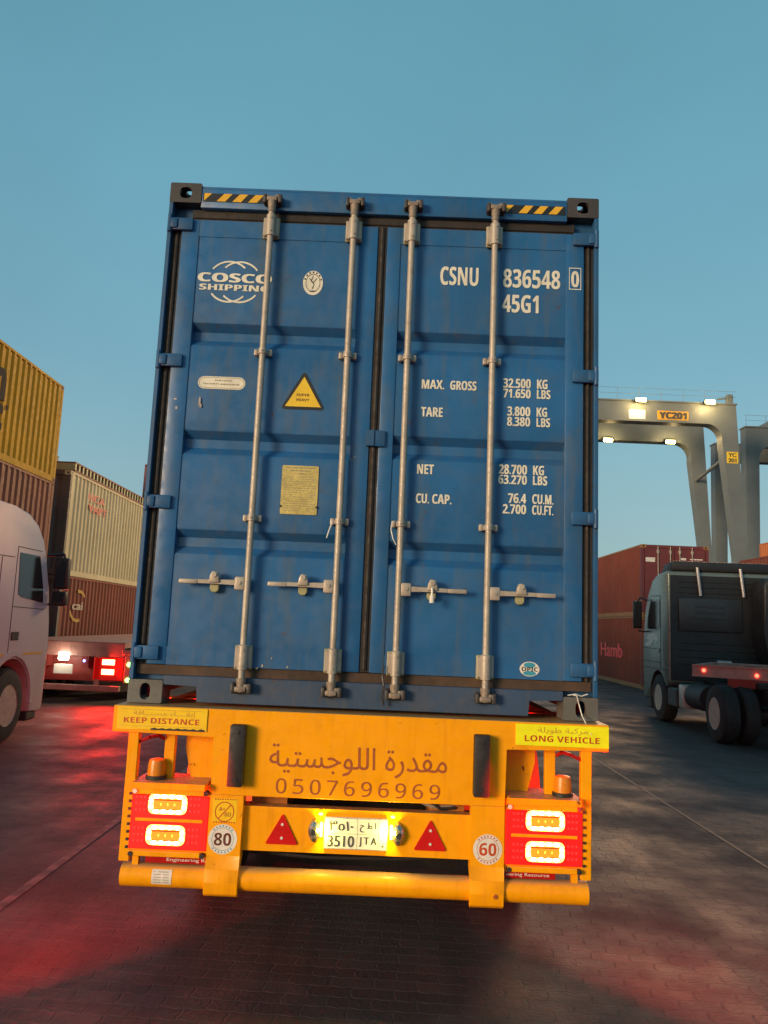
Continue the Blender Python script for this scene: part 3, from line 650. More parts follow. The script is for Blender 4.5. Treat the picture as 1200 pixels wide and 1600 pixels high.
# wires: seal wire at the right foot, tie on the rods
m = MB(); m.path([(1.085, -0.012, 0.132), (1.105, -0.020, 0.128), (1.118, -0.012, 0.085), (1.130, -0.030, 0.03), (1.152, -0.130, -0.05)], 0.0030, 6); m.path([(1.06, -0.01, 0.128), (1.10, -0.016, 0.136), (1.13, -0.01, 0.126), (1.165, -0.008, 0.138)], 0.003, 6); m.build('seal_wire', M['white'], bc)
m = MB(); m.path([(0.118, -0.03, 0.995), (0.112, -0.04, 0.95), (0.125, -0.045, 0.90), (0.142, -0.04, 0.87)], 0.003, 5); m.path([(-0.20, -0.03, 0.98), (-0.215, -0.045, 0.93), (-0.225, -0.05, 0.89)], 0.004, 5); m.build('tie_wire', M['white'], bc)
m = MB(); m.path([(0.105, -0.03, 0.24), (0.098, -0.04, 0.19), (0.108, -0.045, 0.14), (0.10, -0.04, 0.08), (0.11, -0.03, 0.04)], 0.006, 5); m.build('chain', M['casting'], bc)

# ------------------------------------------------------------------ the orange trailer
tr = thing('semi_trailer', 'orange semi-trailer with lit red tail lights, carrying the tall blue container', 'trailer', (0, 0, 0))
YF = -0.12
b = MB()
b.prism([(-1.242, 1.288), (-1.242, 1.417), (1.242, 1.417), (1.242, 1.288), (0.73, 1.282), (0.73, 1.004), (-0.73, 1.004), (-0.73, 1.282)], 'y', YF, YF+0.012, 0.003)
b.box(-1.24, 1.24, YF+0.012, 0.32, 1.400, 1.416)
b.box(-1.24, 1.24, YF+0.012, YF+0.06, 1.288, 1.30); b.box(-0.72, 0.72, 0.0, 0.012, 1.02, 1.40)
b.build('rear_beam', M['orange'], tr)
for s in (-1, 1):
    u = MB(); x0, x1 = sorted((s*0.728, s*0.564))
    prof = [(YF-0.003, 1.005), (YF+0.085, 1.005), (YF+0.085, 0.70), (YF+0.02, 0.66), (YF-0.0, 0.60), (YF+0.012, 0.556), (YF+0.03, 0.535), (YF-0.005, 0.532), (YF-0.024, 0.548), (YF-0.028, 0.60), (YF-0.020, 0.66), (YF-0.003, 0.72)]
    u.prism([(p[0], p[1]) for p in prof], 'x', x0, x1, 0.002)
    u.build('upright', M['orange'], tr)
    m = MB(); m.box(*sorted((s*0.642, s*0.566)), YF-0.065, YF, 1.055, 1.350, 0.008, 2)
    for zz in (1.09, 1.315): m.tube((s*0.604, YF-0.07, zz), (s*0.604, YF-0.06, zz), 0.010, 10)
    pd = m.build('rubber_pad', M['rubber'], tr)
m = MB(); m.prism([(-0.575, 0.742), (0.575, 0.742), (0.575, 0.952), (-0.575, 0.952)], 'y', YF+0.03, YF+0.042); m.box(-0.575, 0.575, YF+0.042, YF+0.10, 0.742, 0.752); m.box(-0.575, 0.575, YF+0.042, YF+0.10, 0.942, 0.952); m.build('plate_bar', M['orange'], tr)
m = MB(); m.tube((-1.143, YF+0.045, 0.605), (1.145, YF+0.045, 0.605), 0.056, 28); m.build('underrun_tube', M['orange'], tr)
m = MB()
for s in (-1, 1):
    for x in ((-0.5, -0.36), ): m.box(*sorted((s*0.36, s*0.54)), 0.0, 11.6, 0.90, 1.395); m.box(*sorted((s*1.06, s*1.12)), 0.32, 11.8, 1.27, 1.40)
for k in range(9): m.box(-1.2, 1.2, 0.55+k*1.3, 0.67+k*1.3, 1.26, 1.398)
m.build('chassis', M['orange_dark'], tr)
m = MB(); m.box(-0.56, 0.56, 0.40, 0.45, 0.55, 1.25); m.build('splash_guard', M['chassis'], tr)
def wheel(parent, x, y, r, w, side, dual=False, mt=None):
    t = MB(); o = w/2
    t.lathe([(-o, r*0.56), (-o, r*0.80), (-o*0.86, r*0.95), (-o*0.6, r), (o*0.6, r), (o*0.86, r*0.95), (o, r*0.80), (o, r*0.56)], (x, y, r), 'x', 36, caps=False)
    ty = t.build('wheel', M['tyre'], parent)
    q = MB(); f = x+side*o
    q.lathe([(side*o*0.96, r*0.57), (side*o*1.01, r*0.55), (side*o*0.80, r*0.50), (side*o*0.58, r*0.475), (side*o*0.56, r*0.30), (side*o*0.66, r*0.24), (side*o*0.66, r*0.18), (side*o*0.68, 0.02)], (x, y, r), 'x', 30)
    for i in range(10):
        a = 2*math.pi*i/10; q.tube((x+side*o*0.22, y+r*0.37*math.cos(a), r+r*0.37*math.sin(a)), (x+side*o*0.42, y+r*0.37*math.cos(a), r+r*0.37*math.sin(a)), 0.018, 6)
    q.build('rim', mt or M['rim'], ty)
    q = MB(); xf_ = x+side*o*0.62
    for i in range(10):
        a = 2*math.pi*(i+0.5)/10; q.tube((xf_-0.03, y+r*0.40*math.cos(a), r+r*0.40*math.sin(a)), (xf_+0.0, y+r*0.40*math.cos(a), r+r*0.40*math.sin(a)), r*0.075, 10)
    q.build('rim_holes', M['black'], ty)
for yy in (1.9, 3.25, 4.6):
    for s in (-1, 1): wheel(tr, s*1.02, yy, 0.50, 0.34, s)
m = MB()
for yy in (1.9, 3.25, 4.6): m.tube((-0.9, yy, 0.5), (0.9, yy, 0.5), 0.07, 10)
for s in (-1, 1): m.box(*sorted((s*0.30, s*0.52)), 1.2, 5.3, 0.55, 0.90)
m.build('axles', M['chassis'], tr)
for k, pts in enumerate((((0.30, 0.02, 0.99), (0.38, 0.0, 0.965), (0.47, 0.0, 0.97), (0.53, 0.02, 1.0)), ((-0.55, 0.05, 0.70), (-0.2, 0.04, 0.685), (0.2, 0.05, 0.69), (0.55, 0.06, 0.715)), ((0.36, 0.0, 1.0), (0.42, -0.01, 0.958), (0.50, 0.0, 0.965)))):
    m = MB(); m.path(pts, 0.009, 6); m.build('hose', M['chassis'] if k else M['galv'], tr)
m = MB()
for s in (-1, 1):
    for yy in (9.4,): m.box(*sorted((s*0.7, s*0.85)), yy, yy+0.15, 0.05, 1.27); m.box(*sorted((s*0.6, s*0.95)), yy-0.1, yy+0.25, 0.0, 0.05)
m.build('landing_legs', M['chassis'], tr)
for s in (-1, 1):
    # mudguard, tank and box seen through the side opening
    m = MB(); m.tube((s*0.52, 0.34, 1.16), (s*0.90, 0.34, 1.16), 0.13, 20); m.build('air_tank', M['orange'], tr)
    m = MB(); pts = [(1.9+0.58*math.cos(R(a)), 0.55+0.66*math.sin(R(a))) for a in range(10, 171, 16)]
    m.strip(pts, 'x', s*0.62, s*1.20); m.build('mudguard', M['orange_dark'], tr)
    m = MB(); m.box(*sorted((s*1.108, s*1.160)), YF+0.01, YF+0.055, 0.672, 1.288, 0.003); m.build('outer_post', M['orange'], tr)
    m = MB(); m.box(*sorted((s*0.942, s*0.994)), YF+0.08, YF+0.12, 1.04, 1.288, 0.003); m.build('inner_post', M['orange'], tr)
    m = MB(); m.prism([(s*0.74, 1.04), (s*0.74, 1.288), (s*0.90, 1.288), (s*0.90, 1.20), (s*0.86, 1.04)], 'y', YF+0.14, YF+0.152); m.build('gusset', M['orange'], tr)
    # lamp housing
    bx0, bx1 = (-1.118, -0.728) if s < 0 else (0.732, 1.116)
    m = MB(); m.box(bx0, bx1, YF+0.012, YF+0.20, 0.70, 1.045); hs = m.build('lamp_housing', M['orange'], tr)
    m = MB(); m.box(bx0+0.012, bx1-0.03, YF-0.012, YF-0.004, 0.996, 1.024, 0.003); m.box(bx0+0.012, bx1-0.03, YF-0.012, YF-0.004, 0.704, 0.730, 0.003); m.box(bx0+0.03, bx1-0.03, YF-0.006, YF+0.0, 0.868, 0.882); m.build('guard_bars', M['orange'], hs)
    m = MB(); m.box(bx0+0.004, bx1-0.004, YF+0.0, YF+0.011, 0.735, 0.992, 0.003); m.build('lens', M['lens'], hs)
    m = MB()
    for k in range(8): zz = 0.735+k*0.036; m.box(*sorted(((bx0 if s < 0 else bx1), (bx0-0.012 if s < 0 else bx1+0.012))), YF, YF+0.03, zz, zz+0.012)
    for xx in (bx0+0.02, bx1-0.02):
        for zz in (0.715, 1.010): m.tube((xx, YF-0.016, zz), (xx, YF+0.012, zz), 0.012, 10)
    m.build('housing_bolts', M['chassis'], hs)
    m = MB(); m.lathe([(0, 0.011), (0.004, 0.011)], (bx0+0.02, YF-0.021, 1.010), 'y', 12); m.build('screw_washer', M['white'], hs)
    cx = -0.935 if s < 0 else 0.929
    for zz in ((0.950, 0.804) if s < 0 else (0.946, 0.801)):
        m = MB(); hwx, hhz = 0.096, 0.048
        def rr(hw, hh, r): return rtri([(cx-hw, zz-hh), (cx-hw, zz+hh), (cx+hw, zz+hh), (cx+hw, zz-hh)], r)
        O, I = rr(hwx, hhz, 0.034), rr(hwx-0.026, hhz-0.022, 0.014)
        for i in range(len(O)): j = (i+1) % len(O); m.poly([(O[i].x, YF-0.003, O[i].y), (O[j].x, YF-0.003, O[j].y), (I[j].x, YF-0.003, I[j].y), (I[i].x, YF-0.003, I[i].y)])
        m.build('brake_light', M['led'], hs, smooth=False)
        m = MB(); m.poly([(p.x, YF-0.0025, p.y) for p in rr(hwx-0.027, hhz-0.023, 0.013)]); m.build('light_core', M['led_core'], hs, smooth=False)
        m = MB()
        for kx in (-1.5, -0.5, 0.5, 1.5):
            for sz in (-1, 1): m.disc((cx+kx*0.037, zz+sz*(hhz-0.0125)), 0.0150, 0.0085, YF-0.0042, 12)
        for sx in (-1, 1):
            for kz in (-0.5, 0.5): m.disc((cx+sx*(hwx-0.0145), zz+kz*0.030), 0.0095, 0.0115, YF-0.0042, 12)
        m.build('light_beads', M['bead'], hs, smooth=False)
        m = MB()
        for kx in (-1, 0, 1): m = MB(); m.disc((cx+kx*0.034, zz-0.002), 0.004, 0.007, YF-0.0032, 8); m.build('core_spark', M['spark'], hs, smooth=False)
        for sx in (-1, 1):
            m = MB()
            for kx in range(3):
                for kz in range(3): m.tube((cx+sx*(hwx+0.018+kx*0.020), YF-0.003, zz-0.030+kz*0.030), (cx+sx*(hwx+0.018+kx*0.020), YF+0.002, zz-0.030+kz*0.030), 0.007, 8)
            m.build('lens_studs', M['stud'], hs)
        m = MB(); m.box(cx-hwx, cx+hwx, YF-0.009, YF-0.006, zz+0.018, zz+0.022); m.box(cx-hwx*.9, cx+hwx*.9, YF-0.009, YF-0.006, zz-0.026, zz-0.023); m.build('guard_wire', M['lens_dark'], hs)
    m = MB(); m.box(bx0+0.01, bx1-0.02, YF-0.05, YF+0.22, 1.047, 1.058); m.prism([(YF-0.05, 1.047), (YF-0.05, 1.028), (YF-0.043, 1.028), (YF-0.043, 1.047)], 'x', bx0+0.01, bx1-0.02); m.build('lamp_shelf', M['orange'], tr)
    m = MB(); bxc = -1.020 if s < 0 else 1.026
    m.lathe([(0.0, 0.052), (0.014, 0.052), (0.016, 0.044)], (bxc, YF+0.06, 1.060), 'z', 20); bb = m.build('beacon', M['chassis'], tr)
    m = MB(); m.lathe([(0.014, 0.044), (0.07, 0.043), (0.090, 0.038), (0.096, 0.026)], (bxc, YF+0.06, 1.060), 'z', 20); m.build('beacon_lens', M['amber'], bb)
    # small lettered strip under the lamps
    sx0, sx1 = (-0.93, -0.735) if s < 0 else (0.738, 0.985)
    m = MB(); m.box(sx0-0.10 if s < 0 else sx0, sx1, YF+0.02, YF+0.03, 0.668, 0.700); st = m.build('name_strip', M['lens_dark'], tr)
    text('strip_lettering', 'Engineering R' if s < 0 else 'eering Resource', M['white'], st, sx0+0.005, sx1-(0 if s < 0 else 0.03), 0.674, 0.694, YF+0.0185, weight=0.004)
    m = MB(); m.box(*sorted((s*1.065, s*1.095)), YF+0.02, YF+0.05, 0.655, 0.70); m.build('strut', M['orange'], tr)
    m = MB(); m.path([(s*1.11, YF+0.03, 1.24), (s*1.06, YF+0.03, 1.262), (s*1.02, YF+0.05, 1.270), (s*1.0, YF+0.08, 1.25)], 0.010, 6); m.build('cable', M['lens_dark'], tr)
# signs
m = MB(); m.box(-1.221, -0.769, YF-0.006, YF-0.001, 1.303, 1.413, 0.001); sg = m.build('keep_distance_sign', M['sign_amber'], tr)
m = MB(); m.box(-1.205, -0.789, YF-0.0068, YF-0.006, 1.400, 1.402); m.box(-1.205, -0.789, YF-0.0068, YF-0.006, 1.320, 1.3215); m.build('sign_border', M['sign_gold'], sg)
m = MB(); m.poly([(-1.05, YF-0.0064, 1.303)] + [(-1.05+0.273*i/14, YF-0.0064, 1.309+0.005*(i % 2)+0.002*random.random()) for i in range(15)] + [(-0.777, YF-0.0064, 1.303)]); m.build('torn_edge', M['chassis'], sg, smooth=False)
text('sign_lettering', bold('KEEP DISTANCE'), M['sign_red'], sg, -1.186, -0.808, 1.334, 1.362, YF-0.007, weight=0.0)
text('sign_lettering', arabic('إبقــــاء مســــافة'), M['sign_gold'], sg, -1.14, -0.83, 1.366, 1.398, YF-0.007)
m = MB(); m.box(0.776, 1.241, YF-0.006, YF-0.001, 1.304, 1.408, 0.001); sg = m.build('long_vehicle_sign', M['sign_yellow'], tr)
text('sign_lettering', bold('LONG VEHICLE'), M['sign_red'], sg, 0.820, 1.194, 1.325, 1.355, YF-0.007, weight=0.0)
text('sign_lettering', arabic('مركبة طويلة'), M['sign_gold'], sg, 0.885, 1.135, 1.362, 1.398, YF-0.007)
# stencilled name and number
text('stencil_lettering', arabic('مقدرة اللوجستية'), M['stencil'], tr, -0.448, 0.436, 1.118, 1.262, YF-0.002)
xs = [-0.408+0.0846*i for i in range(10)]
for ch, x in zip('0507696969', xs): text('stencil_digit', sans(ch), M['stencil'], tr, x, x+0.052, 1.024, 1.096, YF-0.002)
# reflectors, plate, lamps
for s in (-1, 1):
    c = s*0.367
    m = MB(); m.prism([(p.x, p.y) for p in rtri([(c, 0.924), (c-0.082, 0.777), (c+0.082, 0.777)], 0.012)], 'y', YF+0.022, YF+0.0295, 0.002); rf = m.build('triangle_reflector', M['reflector'], tr)
    m = MB()
    for zz in (0.872, 0.808): m.tube((c, YF+0.019, zz), (c, YF+0.023, zz), 0.007, 8)
    m.build('rivets', M['white'], rf)
    c = s*0.207
    m = MB()
    rings = []
    for (k, dy) in ((1.0, 0.0), (0.85, -0.028), (0.5, -0.040)):
        rings.append([m.bm.verts.new((c+k*0.034*math.cos(a)*abs(math.cos(a))**0.25, YF+0.029+dy, 0.849+k*0.058*math.sin(a)*abs(math.sin(a))**0.25)) for a in [2*math.pi*i/24 for i in range(24)]])
    for A, B in zip(rings[:-1], rings[1:]):
        for i in range(24): m.bm.faces.new((A[i], A[(i+1) % 24], B[(i+1) % 24], B[i]))
    m.bm.faces.new(rings[-1]); dm = m.build('plate_lamp', M['chrome'], tr)
    m = MB(); m.lathe([(0, 0.014), (-0.01, 0.012)], (c, YF-0.011, 0.849), 'y', 14); m.build('lamp_boss', M['chassis'], dm)
    m = MB(); m.box(*sorted((s*0.166, s*0.180)), YF+0.012, YF+0.026, 0.822, 0.892, 0.003); m.box(*sorted((s*0.168, s*0.188)), YF+0.010, YF+0.022, 0.925, 0.936, 0.003); m.build('lamp_bulb', M['plate_lamp'], dm)
    point('plate_light', (s*0.173, YF-0.012, 0.858), (1.0, 0.76, 0.10), 3.0, 0.015)
m = MB(); m.box(-0.157, 0.154, YF+0.016, YF+0.0295, 0.768, 0.918, 0.002); pl = m.build('number_plate', M['plate_white'], tr)
m = MB(); yy = YF+0.0154
for a, b_, c, d in ((-0.154, 0.151, 0.771, 0.7725), (-0.154, 0.151, 0.9135, 0.915), (-0.154, -0.1525, 0.7725, 0.9135), (0.1495, 0.151, 0.7725, 0.9135), (-0.15, 0.112, 0.8415, 0.843), (0.111, 0.1125, 0.7725, 0.9135), (0.005, 0.0065, 0.7725, 0.8415), (0.005, 0.0065, 0.843, 0.9135)): m.poly([(a, yy, c), (b_, yy, c), (b_, yy, d), (a, yy, d)])
m.build('plate_lines', M['plate_ink'], pl, smooth=False)
text('plate_lettering', '\u0663\u0665\u0661\u0660', M['plate_ink'], pl, -0.135, -0.015, 0.856, 0.900, yy, xbold=.0015)
text('plate_lettering', '\uFEA1 \uFEC1 \uFE8D', M['plate_ink'], pl, 0.018, 0.098, 0.852, 0.900, yy, xbold=.001)
text('plate_lettering', '3510', M['plate_ink'], pl, -0.140, -0.008, 0.780, 0.833, yy, xbold=.0015)
text('plate_lettering', 'J T A', M['plate_ink'], pl, 0.016, 0.103, 0.784, 0.830, yy, xbold=.0015)
m = MB(); m.poly([(0.125, yy, 0.785), (0.140, yy, 0.785), (0.1325, yy, 0.800)]); m.build('plate_emblem', M['plate_ink'], pl, smooth=False)
# round speed stickers
def round_sticker(cx, cz, num, nmat):
    y = YF-0.0036
    m = MB(); m.disc((cx, cz), 0.071, 0.071, y); st = m.build('speed_sticker', M['white'], tr, smooth=False)
    m = MB(); m.ring((cx, cz), 0.052, 0.054, y-0.0005); 
    for i in range(7):
        for sg_ in (1, -1):
            a = R(90*sg_+(i-3)*15); u = Vector((math.cos(a), math.sin(a))); p = Vector((cx, cz))+u*0.062; v = Vector((-u.y, u.x))
            m.poly([(q.x, y-0.0005, q.y) for q in (p-u*.004-v*.003, p-u*.004+v*.003, p+u*.004+v*.003, p+u*.004-v*.003)])
    m.build('sticker_ring', M['seal_blue'] if num == '80' else M['sign_red'], st, smooth=False)
    text('sticker_number', bold(num), nmat, st, cx-0.042, cx+0.042, cz-0.030, cz+0.030, y-0.001, weight=0.0)
round_sticker(-0.653, 0.797, '80', M['brown_num']); round_sticker(0.648, 0.802, '60', M['sign_red'])
y = YF-0.0036
m = MB(); m.poly([(-0.712, y, 0.874), (-0.592, y, 0.874), (-0.592, y, 0.990), (-0.712, y, 0.990)]); st = m.build('square_sticker', M['sign_amber'], tr, smooth=False)
m = MB(); m.ring((-0.652, 0.926), 0.043, 0.048, y-0.0005); u = Vector((0.66, 0.75)).normalized(); v = Vector((-u.y, u.x))*0.0025; c = Vector((-0.652, 0.926))
m.poly([(q.x, y-0.0005, q.y) for q in (c-u*0.044-v, c-u*0.044+v, c+u*0.044+v, c+u*0.044-v)])
for (zz, n) in ((0.982, 9), (0.874, 9)):
    for i in range(n): m.poly([(-0.705+i*0.0125, y-0.0005, zz), (-0.697+i*0.0125, y-0.0005, zz), (-0.697+i*0.0125, y-0.0005, zz+0.006), (-0.705+i*0.0125, y-0.0005, zz+0.006)])
m.build('sticker_ring', M['sign_red'], st, smooth=False)
text('sticker_number', bold('A+'), M['stencil'], st, -0.680, -0.650, 0.930, 0.948, y-0.001); text('sticker_number', '80', M['stencil'], st, -0.652, -0.620, 0.904, 0.924, y-0.001)
m = MB(); m.strip([(YF+0.045-0.0575*math.cos(R(a)), 0.605+0.0575*math.sin(R(a))) for a in range(-30, 46, 8)], 'x', -0.985, -0.888); lb = m.build('tube_label', M['white'], tr)
m = MB()
for a in (28, 16, 4, -8, -20):
    for x0, x1 in ((-0.975, -0.94), (-0.93, -0.90)) if a != 28 else ((-0.978, -0.97), (-0.955, -0.905)): m.strip([(YF+0.045-0.0580*math.cos(R(q)), 0.605+0.0580*math.sin(R(q))) for q in (a, a+3)], 'x', x0, x1)
m.build('label_ink', M['dark_text'], lb)
m = MB(); m.tube((0.687, YF-0.032, 0.592), (0.687, YF-0.026, 0.592), 0.011, 10); m.tube((-0.646, YF-0.005, 0.694), (-0.646, YF, 0.694), 0.004, 8); m.build('drain_bolts', M['stencil'], tr)
# red light thrown by the two clusters, and an added unseen lamp beside each
def area(name, loc, aim, sx, sy, col, watts):
    l = bpy.data.lights.new(name, 'AREA'); l.shape = 'RECTANGLE'; l.size = sx; l.size_y = sy; l.energy = watts; l.color = col
    o = bpy.data.objects.new(name, l); COL.objects.link(o); o.location = loc; o.rotation_euler = (-Vector(aim)).to_track_quat('Z', 'Y').to_euler()
RED = (1.0, 0.018, 0.012)
for s in (-1, 1):
    cx = -0.935 if s < 0 else 0.929
    for zz in (0.95, 0.803): area('brake_glow', (cx, YF-0.045, zz), (s*0.15, -1, 0.35), 0.17, 0.05, RED, 75.0)
    area('added_side_glow', (s*1.26, YF+0.032, 0.86), (s*0.8, 0.7, 0.35), 0.10, 0.26, RED, 170.0 if s < 0 else 90.0)  # added lamp with no visible source, reddens the ground and white cab

# ------------------------------------------------------------------ yard containers
M['yellow'] = paint('yellow_container', (0.47, 0.255, 0.008), 0.65, 0.15, dirt=(0.20, 0.09, 0.01), dirt_amt=0.35, streak=0.4, rust=0.05, scale=1.1, bump=0.01, spec=0.15)
M['brown'] = paint('brown_container', (0.20, 0.062, 0.042), 0.55, 0.15, dirt=(0.10, 0.05, 0.04), dirt_amt=0.4, streak=0.4, rust=0.02, scale=1.1, bump=0.01, spec=0.15)
M['brown2'] = paint('red_brown_container', (0.22, 0.055, 0.035), 0.55, 0.15, dirt=(0.13, 0.07, 0.05), dirt_amt=0.4, streak=0.45, rust=0.03, scale=1.0, bump=0.01, spec=0.15)
M['maroon'] = paint('maroon_container', (0.15, 0.028, 0.03), 0.55, 0.15, dirt=(0.10, 0.05, 0.04), dirt_amt=0.3, streak=0.3, scale=1.0, bump=0.01)
M['cream'] = paint('cream_container', (0.58, 0.50, 0.30), 0.5, 0.10, dirt=(0.30, 0.20, 0.10), dirt_amt=0.3, streak=0.4, rust=0.02, scale=1.1, bump=0.01, spec=0.15)
M['grey_end'] = paint('dark_near_end', (0.10, 0.085, 0.07), 0.6, 0.2, dirt=(0.06, 0.04, 0.03), dirt_amt=0.5, scale=1.1, bump=0.01)  # near ends of the cream and brown containers, darker than their sides
M['steel_blue'] = paint('grey_blue_container', (0.20, 0.27, 0.28), 0.5, 0.1, dirt=(0.1, 0.1, 0.09), dirt_amt=0.3, scale=1.1, bump=0.01)
M['orange_c'] = paint('orange_container', (0.45, 0.13, 0.03), 0.5, 0.1, dirt=(0.15, 0.07, 0.04), dirt_amt=0.3, scale=1.1, bump=0.01)
M['red_text'] = plain('red_side_letters', (0.50, 0.05, 0.03), 0.5)
M['red_glow'] = plain('red_reflective_letters', (0.85, 0.03, 0.02), 0.4)
M['dim_letters'] = plain('worn_letters', (0.42, 0.34, 0.27), 0.7)
M['dim_yellow'] = plain('worn_yellow', (0.42, 0.24, 0.03), 0.7)
M['rail_lit'] = paint('lit_rail', (0.34, 0.17, 0.075), 0.6, 0.2, dirt=(0.12, 0.06, 0.04), dirt_amt=0.4, scale=1.5, bump=0, spec=0.2)  # yellowish lamplight on the stack's seam rails, put into their colour
M['dark_letters'] = plain('dark_side_letters', (0.05, 0.042, 0.038), 0.85, spec=0.15)
LG = 'containers stacked at the left of the yard'; RG = 'containers stacked at the right of the yard'
XL = -8.6-1.219
S1 = 16.0-12.192
c1 = yard_container('red-brown container on the ground behind the white truck, under two others', XL, S1, 0, 2.591, M['brown'], group=LG)
c2 = yard_container('red-brown container directly under the yellow container', XL, S1, 2.591, 2.591, M['brown'], group=LG)
c3 = yard_container('yellow container with large dark letters, top of its stack', XL, S1, 5.182, 2.591, M['yellow'], group=LG, mcast=M['brown'])
xf = 1.2145
text('lettering', 'm', M['dark_letters'], c3, 8.35, 9.15, 1.30, 2.02, xf+0.001, '+x', weight=0.02, xbold=.04)
text('lettering', 'sc', M['dark_letters'], c3, 8.25, 9.15, 0.62, 1.22, xf+0.001, '+x', weight=0.02, xbold=.04)
m = MB(); m.poly([(xf+0.001, 9.24, 1.16), (xf+0.001, 9.36, 1.16), (xf+0.001, 9.36, 1.26), (xf+0.001, 9.24, 1.26)]); m.build('lettering', M['dark_letters'], c3, smooth=False)
c4 = yard_container('brown container with a pale logo, on the ground under the cream container', XL, 17.0, 0, 2.86, M['brown2'], group=LG, mnear=M['grey_end'])
c5 = yard_container('cream container with two rows of red letters, on a brown container', XL, 17.0, 2.86, 2.86, M['cream'], M['cream'], group=LG, mnear=M['grey_end'])
text('lettering', 'HCA', M['red_text'], c5, 1.40, 2.75, 2.26, 2.48, xf+0.001, '+x', weight=0.01, xbold=.03)
text('lettering', 'VAPT', M['red_text'], c5, 1.45, 3.00, 1.93, 2.17, xf+0.001, '+x', weight=0.01, xbold=.03)
text('lettering', 'cai', M['dim_letters'], c4, 0.95, 1.75, 1.95, 2.17, xf+0.001, '+x', weight=0.01, xbold=.02)
for a0, a1 in ((40, 100), (200, 290)):
    m = MB(); pts0 = [(1.38+0.62*math.cos(R(a0+(a1-a0)*i/12)), 2.06+0.46*math.sin(R(a0+(a1-a0)*i/12))) for i in range(13)]; pts1 = [(1.38+0.54*math.cos(R(a0+(a1-a0)*i/12)), 2.06+0.37*math.sin(R(a0+(a1-a0)*i/12))) for i in range(13)]
    for i in range(12): m.poly([(xf+0.001, *pts0[i]), (xf+0.001, *pts0[i+1]), (xf+0.001, *pts1[i+1]), (xf+0.001, *pts1[i])])
    m.build('logo_arc', M['dim_yellow'], c4, smooth=False)
yard_container('grey-blue container far behind, between the yellow and the cream stack', -13.9-1.219, 16.3, 5.5, 2.896, M['steel_blue'], group=LG)
yard_container('dark red container just left of the blue container, above the cream row', XL, 31.0, 5.79, 2.896, M['maroon'], group=LG)
fr = thing('flat_rack', 'low brown ribbed flat rack lying folded on the cream container', 'flat rack', (XL, 17.25, 5.72), 0)
m = MB(); m.box(-1.215, 1.215, 0, 11.8, 0.0, 0.06); m.box(-1.215, 1.215, 0, 11.8, 0.25, 0.29); m.box(-1.15, 1.15, 0.1, 11.7, 0.06, 0.25); m.build('deck', M['brown'], fr)
m = MB()
for k in range(43): m.box(-1.21, 1.21, k*0.278, k*0.278+0.10, 0.06, 0.25)
m.build('side_ribs', M['olive'], fr)
XR = 9.35+1.219
r1 = yard_container('rust-brown container on the ground with red letters, behind the dark truck', XR, 24.3, 0, 2.591, M['brown2'], M['rail_lit'], group=RG, mnear=M['brown2'])
r2 = yard_container('maroon container with rods on its doors, topmost behind the dark truck cab', XR, 24.3, 2.591, 2.591, M['maroon'], M['rail_lit'], near='door', group=RG, mnear=M['maroon'])
# its long side is the same red-brown as the container below
for o in children(r2):
    if o.name.startswith('side_wall'): o.data.materials[0] = M['brown2']
text('lettering', 'Hamb', M['red_glow'], r1, -5.4, -2.3, 1.0, 1.55, -xf-0.001, '-x', weight=0.01, xbold=.05)
m = MB(); m.box(-1.06, -0.72, 0.008, 0.0115, 1.96, 2.12); m.box(0.20, 0.40, 0.008, 0.0115, 2.06, 2.14); m.box(0.55, 1.0, 0.008, 0.0115, 2.08, 2.12); m.build('door_label', M['white'], r2)
yard_container('brown ribbed container low behind the right side of the dark truck', 15.0+1.219, 16.8, 0, 2.591, M['brown'], group=RG)
yard_container('brown ribbed container whose top edge shows right above the dark truck cab', 15.0+1.219, 16.8, 2.591, 2.591, M['brown'], group=RG)
yard_container('orange container beside the foot of the farther crane leg', 23.0+1.219, 31.8, 5.18, 2.591, M['orange_c'], group=RG)

